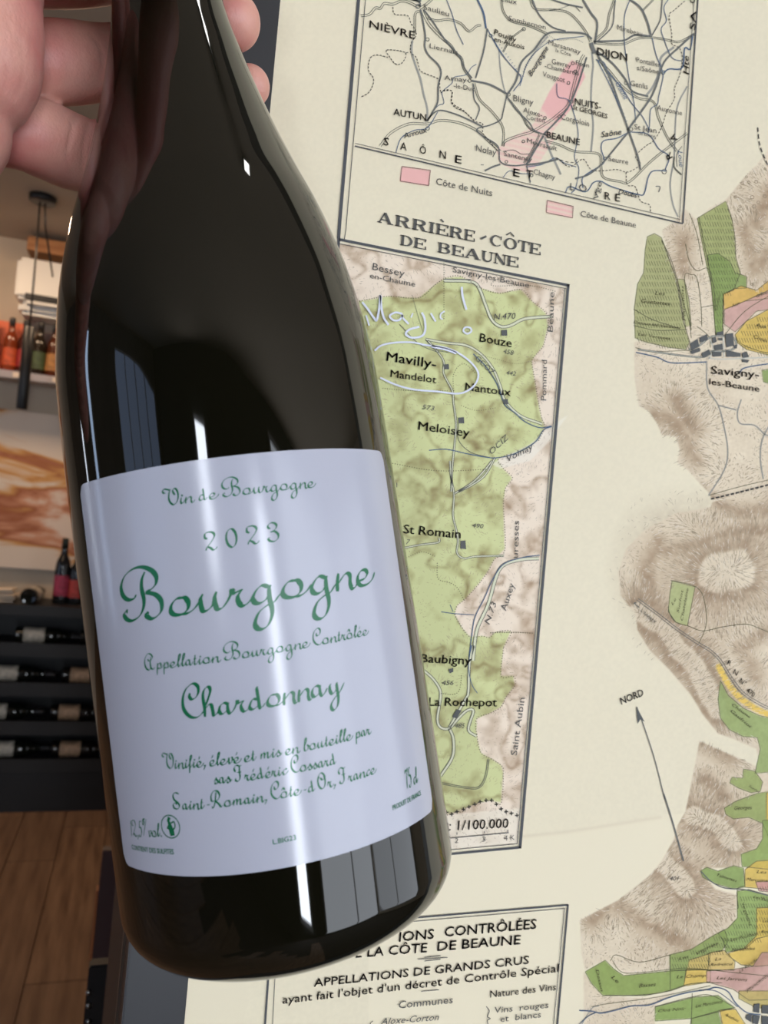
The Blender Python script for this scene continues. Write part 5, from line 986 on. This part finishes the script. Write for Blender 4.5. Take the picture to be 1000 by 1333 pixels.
# lit shelf with bottles
zs = Z_at(40, 488, 4.2); xs0 = X_at(-60, 4.25, 490)
m_shelf = mat('pale_shelf_board', (190, 168, 150), .5)
shf = empty('wall_shelf', (xs0+.8, 4.38, zs), 'long pale wall shelf carrying the coloured spirit bottles', 'shelf')
child('shelf_board', box((xs0, 4.14, zs-.022), (xs0+1.75, 4.385, zs), .003), m_shelf, shf)
m_price = mat('price_rail', (150, 145, 150), .4)
child('price_rail', box((xs0, 4.128, zs-.040), (xs0+1.75, 4.139, zs-.002), .002), m_price, shf)
for k in range(9): child('price_tag', box((xs0+.1+k*.18, 4.1235, zs-.034), (xs0+.17+k*.18, 4.1275, zs-.008), .001), mat('tag_card', (205, 190, 175), .6), shf)
def bottle_kind(name, col, lcol, h=.30, r=.038, neck=.014, capc=(40, 36, 34)):
    g = mat(name+'_glass', col, .08, spec=.6); root = bpy.data.objects.new(name, None); C.objects.link(root); root.empty_display_size = .05
    pr = catmull([(0, r*.9), (.006, r), (h*.30, r), (h*.55, r), (h*.66, r*.82), (h*.74, neck*1.25), (h*.84, neck), (h*.93, neck)], 4)
    link('glass_body', lathe([tuple(p) for p in pr], 24), g, root); link('capsule', lathe([(h*.84, neck*1.08), (h*.985, neck*1.08), (h, neck*.9)], 20), mat(name+'_capsule', capc, .4), root)
    link('label', lathe([(h*.12, r*1.012), (h*.44, r*1.012)], 28, False), mat(name+'_label', lcol, .55, noise=(tuple(int(c*.72) for c in lcol), 40)), root)
    return root
def copy_thing(root):
    r = root.copy(); C.objects.link(r)
    for ch in list(root.children): c = ch.copy(); C.objects.link(c); c.parent = r
    return r
for px, kind, lab_, col, lcol in ((10.5, 'spirit_bottle', 'amber spirit bottle with an orange label left of the pendant lamp tube', (110, 46, 22), (196, 84, 46)), (29, 'spirit_bottle', 'dark bottle with a deep red label beside the orange-labelled one', (60, 22, 16), (150, 40, 40)),
                                  (48.5, 'spirit_bottle', 'dark bottle with a green and cream label, right of the pendant lamp', (34, 26, 18), (70, 86, 54)), (68, 'spirit_bottle', 'amber bottle with a small gold label next to the held bottle', (70, 34, 18), (170, 120, 66)), (-14, 'spirit_bottle', 'tawny spirit bottle with a red-orange label left of the frame edge', (110, 44, 20), (200, 70, 44))):
    r = bottle_kind(kind, col, lcol, .275, .0335, .0135); r.location = (X_at(px, 4.2, 470), 4.22, zs); r['label'] = lab_; r['category'] = 'bottle'; r['group'] = 'bottles on the lit wall shelf'
cb = link('gift_box', box((-.1, -.04, 0), (.1, .04, .27), .004), mat('orange_carton', (200, 92, 54), .5)); cb.location = (X_at(2, 4.33, 470), 4.335, zs); cb['label'] = 'glowing orange carton standing behind the orange-labelled bottle'; cb['category'] = 'box'
sp = link('glass_canister', lathe([(0, .05), (.19, .05), (.2, .04), (.24, .03)], 24), mat('dark_canister', (80, 70, 74), .3)); sp.location = (X_at(59, 4.33, 470), 4.33, zs); sp['label'] = 'grey canister standing behind the green-labelled bottle'; sp['category'] = 'canister'
# mural canvas
m_mur = bpy.data.materials.new('painted_canvas'); m_mur.use_nodes = True; nt = m_mur.node_tree; b = nt.nodes['Principled BSDF']; b.inputs['Roughness'].default_value = .7
tc = nt.nodes.new('ShaderNodeTexCoord'); mp = nt.nodes.new('ShaderNodeMapping'); mp.inputs['Rotation'].default_value = (0, math.radians(28), 0); mp.inputs['Scale'].default_value = (1.0, 1, 3.2)
nz = nt.nodes.new('ShaderNodeTexNoise'); nz.inputs['Scale'].default_value = 1.25; nz.inputs['Detail'].default_value = 5; nz.inputs['Distortion'].default_value = 1.1; nz.inputs['Roughness'].default_value = .5
rp = nt.nodes.new('ShaderNodeValToRGB'); cr_ = rp.color_ramp
for p_, c_ in ((.0, (216, 204, 190)), (.44, (212, 198, 184)), (.50, (196, 146, 86)), (.545, (150, 88, 58)), (.60, (196, 140, 110)), (.66, (218, 200, 186)), (1.0, (222, 208, 192))):
    if p_ in (0.0, 1.0): e = cr_.elements[0 if p_ == 0 else -1]
    else: e = cr_.elements.new(p_)
    e.position = p_; e.color = lin(c_)
nt.links.new(tc.outputs['Object'], mp.inputs[0]); nt.links.new(mp.outputs[0], nz.inputs['Vector']); nt.links.new(nz.outputs['Fac'], rp.inputs[0]); nt.links.new(rp.outputs[0], b.inputs['Base Color'])
mz1, mz0 = Z_at(30, 536, YW), Z_at(30, 740, YW)
mu = link('painting', box((-1.3, -.012, -.44), (1.0, .012, (mz1-mz0)-.44), .004), m_mur); mu.location = (X_at(40, YW), 4.372, mz0+.44); mu['label'] = 'large unframed canvas of swirling orange and brown strokes on cream, above the wine rack'; mu['category'] = 'painting'
# wine rack
YR = 4.05; rx0, rx1 = X_at(-70, YR, 800), X_at(215, YR, 800); zt_ = Z_at(60, 789, YR)
m_blk = mat('black_stained_wood', (26, 26, 28), .5, noise=((18, 18, 20), 6))
rk = empty('wine_rack', ((rx0+rx1)/2, 4.2, 0), 'tall black slatted wine rack full of lying bottles against the far wall', 'rack')
levels = [zt_, Z_at(60, 842, YR), Z_at(60, 893, YR), Z_at(60, 943, YR), Z_at(60, 992, YR)]
for k, z in enumerate(levels):
    child('shelf_board', box((rx0, YR, z-.022), (rx1, 4.37, z), .002), m_blk, rk)
    child('front_lip', box((rx0, YR-.012, z-.05), (rx1, YR-.001, z+(.0 if k == 0 else .016)), .002), m_blk, rk)
for x in (rx0-.025, rx1): child('side_panel', box((x, YR, .0), (x+.024, 4.37, zt_+.0), .002), m_blk, rk)
child('back_panel', box((rx0, 4.371, 0), (rx1, 4.385, zt_)), m_blk, rk); child('plinth', box((rx0, YR+.02, 0), (rx1, 4.36, levels[-1]-.06), .002), m_blk, rk)
# lying bottles
rr = random.Random(3)
lay = bottle_kind('wine_bottle', (18, 20, 16), (205, 196, 180), .30, .038, .0145, (30, 26, 26))
lay2 = bottle_kind('wine_bottle', (22, 18, 16), (196, 160, 128), .30, .038, .0145, (90, 30, 34))
spots = [(1, 42, 1, .03), (1, 126, 1, .02), (2, 12, 1, 0), (2, 108, 1, -.02), (3, 2, 1, .03), (3, 98, 1, -.03), (4, 16, 1, .05), (4, 104, 1, -.03)]
PLC = {0: 'left', 1: 'middle', 2: 'right'}
first = {}
rows = {1: 'top', 2: 'second', 3: 'third', 4: 'lowest'}
used = 0
for k, (lv, px, sgn, tw) in enumerate(spots):
    src = (lay, lay2)[k % 2]
    r = src if k < 2 else copy_thing(src)
    z = levels[lv]+.002; cx = X_at(px, YR+.05, 850)
    r.rotation_euler = (0, math.radians(90), math.radians(0 if sgn > 0 else 180)+tw)
    r.location = (cx-sgn*.085*math.cos(tw), YR+.08-sgn*.085*math.sin(tw), z+.0386)
    side = 'left in' if px < 60 else 'right in'
    r['label'] = ('cream' if src is lay else 'tan')+'-labelled wine bottle lying in the '+rows[lv]+' row, '+side+' the black rack'; r['category'] = 'bottle'; r['group'] = 'wine bottles lying in the rack'
# things on top of the rack
for px, lcol, lb, hh in ((80, (170, 60, 92), 'standing dark bottle with a pink label on top of the rack', .33), (99, (176, 66, 62), 'standing dark bottle with a red label beside the pink-labelled one', .285)):
    r = bottle_kind('wine_bottle', (20, 22, 26), lcol, hh, .0365, .0145, (34, 40, 34)); r.location = (X_at(px, YR+.14, 760), YR+.14, zt_); r['label'] = lb; r['category'] = 'bottle'; r['group'] = 'bottles standing on the rack'
r = copy_thing(lay); r.rotation_euler = (0, math.radians(90), math.radians(84)); r.location = (X_at(37, YR+.05, 780), YR+.03, zt_+.0386); r['label'] = 'dark wine bottle lying on top of the rack, its base towards the viewer'; r['group'] = 'bottles on the rack top'
bk = empty('brochure_stack', (X_at(-3, YR+.12, 770), YR+.14, zt_), 'fanned stack of pale brochures on the left of the rack top', 'brochures')
for k in range(5):
    o = link('brochure', box((-.085, -.06, 0), (.085, .06, .007), .001), mat('brochure_paper', (222, 206, 186), .5), bk); o.location = (rr.uniform(-.02, .02), 0, k*.0085+.004*k); o.rotation_euler = (0, math.radians(-3*k*.4), rr.uniform(-.2, .2))
# black cabinet corner beside the partition
YC = .95; bx1 = X_at(150, YC, 1300); bx0 = X_at(111.5, YC, 1300); bz = Z_at(120, 1258, YC)
cab = empty('metal_stand', ((bx0+bx1)/2, YC+.1, 0), 'black riveted metal stand on the floor beside the partition edge', 'stand')
child('upright', box((bx0, YC, 0), (bx1, YC+.018, bz), .002), m_part, cab)
m_riv = mat('steel_rivet', (150, 150, 150), .3, metal=1)
for y in (1292, 1309, 1330):
    o = link('rivet', lathe([(0, .0035), (.0018, .003), (.0025, .001)], 12), m_riv, cab); o.rotation_euler = (math.radians(90), 0, 0); o.location = (X_at(115.5, YC, y)-cab.location.x, YC-cab.location.y-.0002, Z_at(115.5, y, YC))
YD = 1.25; dx0 = X_at(121, YD, 1200); z2 = Z_at(130, 1108, YD)
ch_ = empty('wooden_board', (dx0+.03, YD+.02, 0), 'upright purple-brown board with an orange edge leaning beside the partition', 'board')
child('panel', box((dx0+.004, YD, 0), (dx0+.11, YD+.018, z2), .001), mat('purple_brown_lacquer', (74, 56, 58), .35), ch_)
child('edge_band', box((dx0, YD-.001, 0), (dx0+.0039, YD+.019, z2-.06), .0005), mat('orange_edge', (168, 104, 66), .5), ch_)
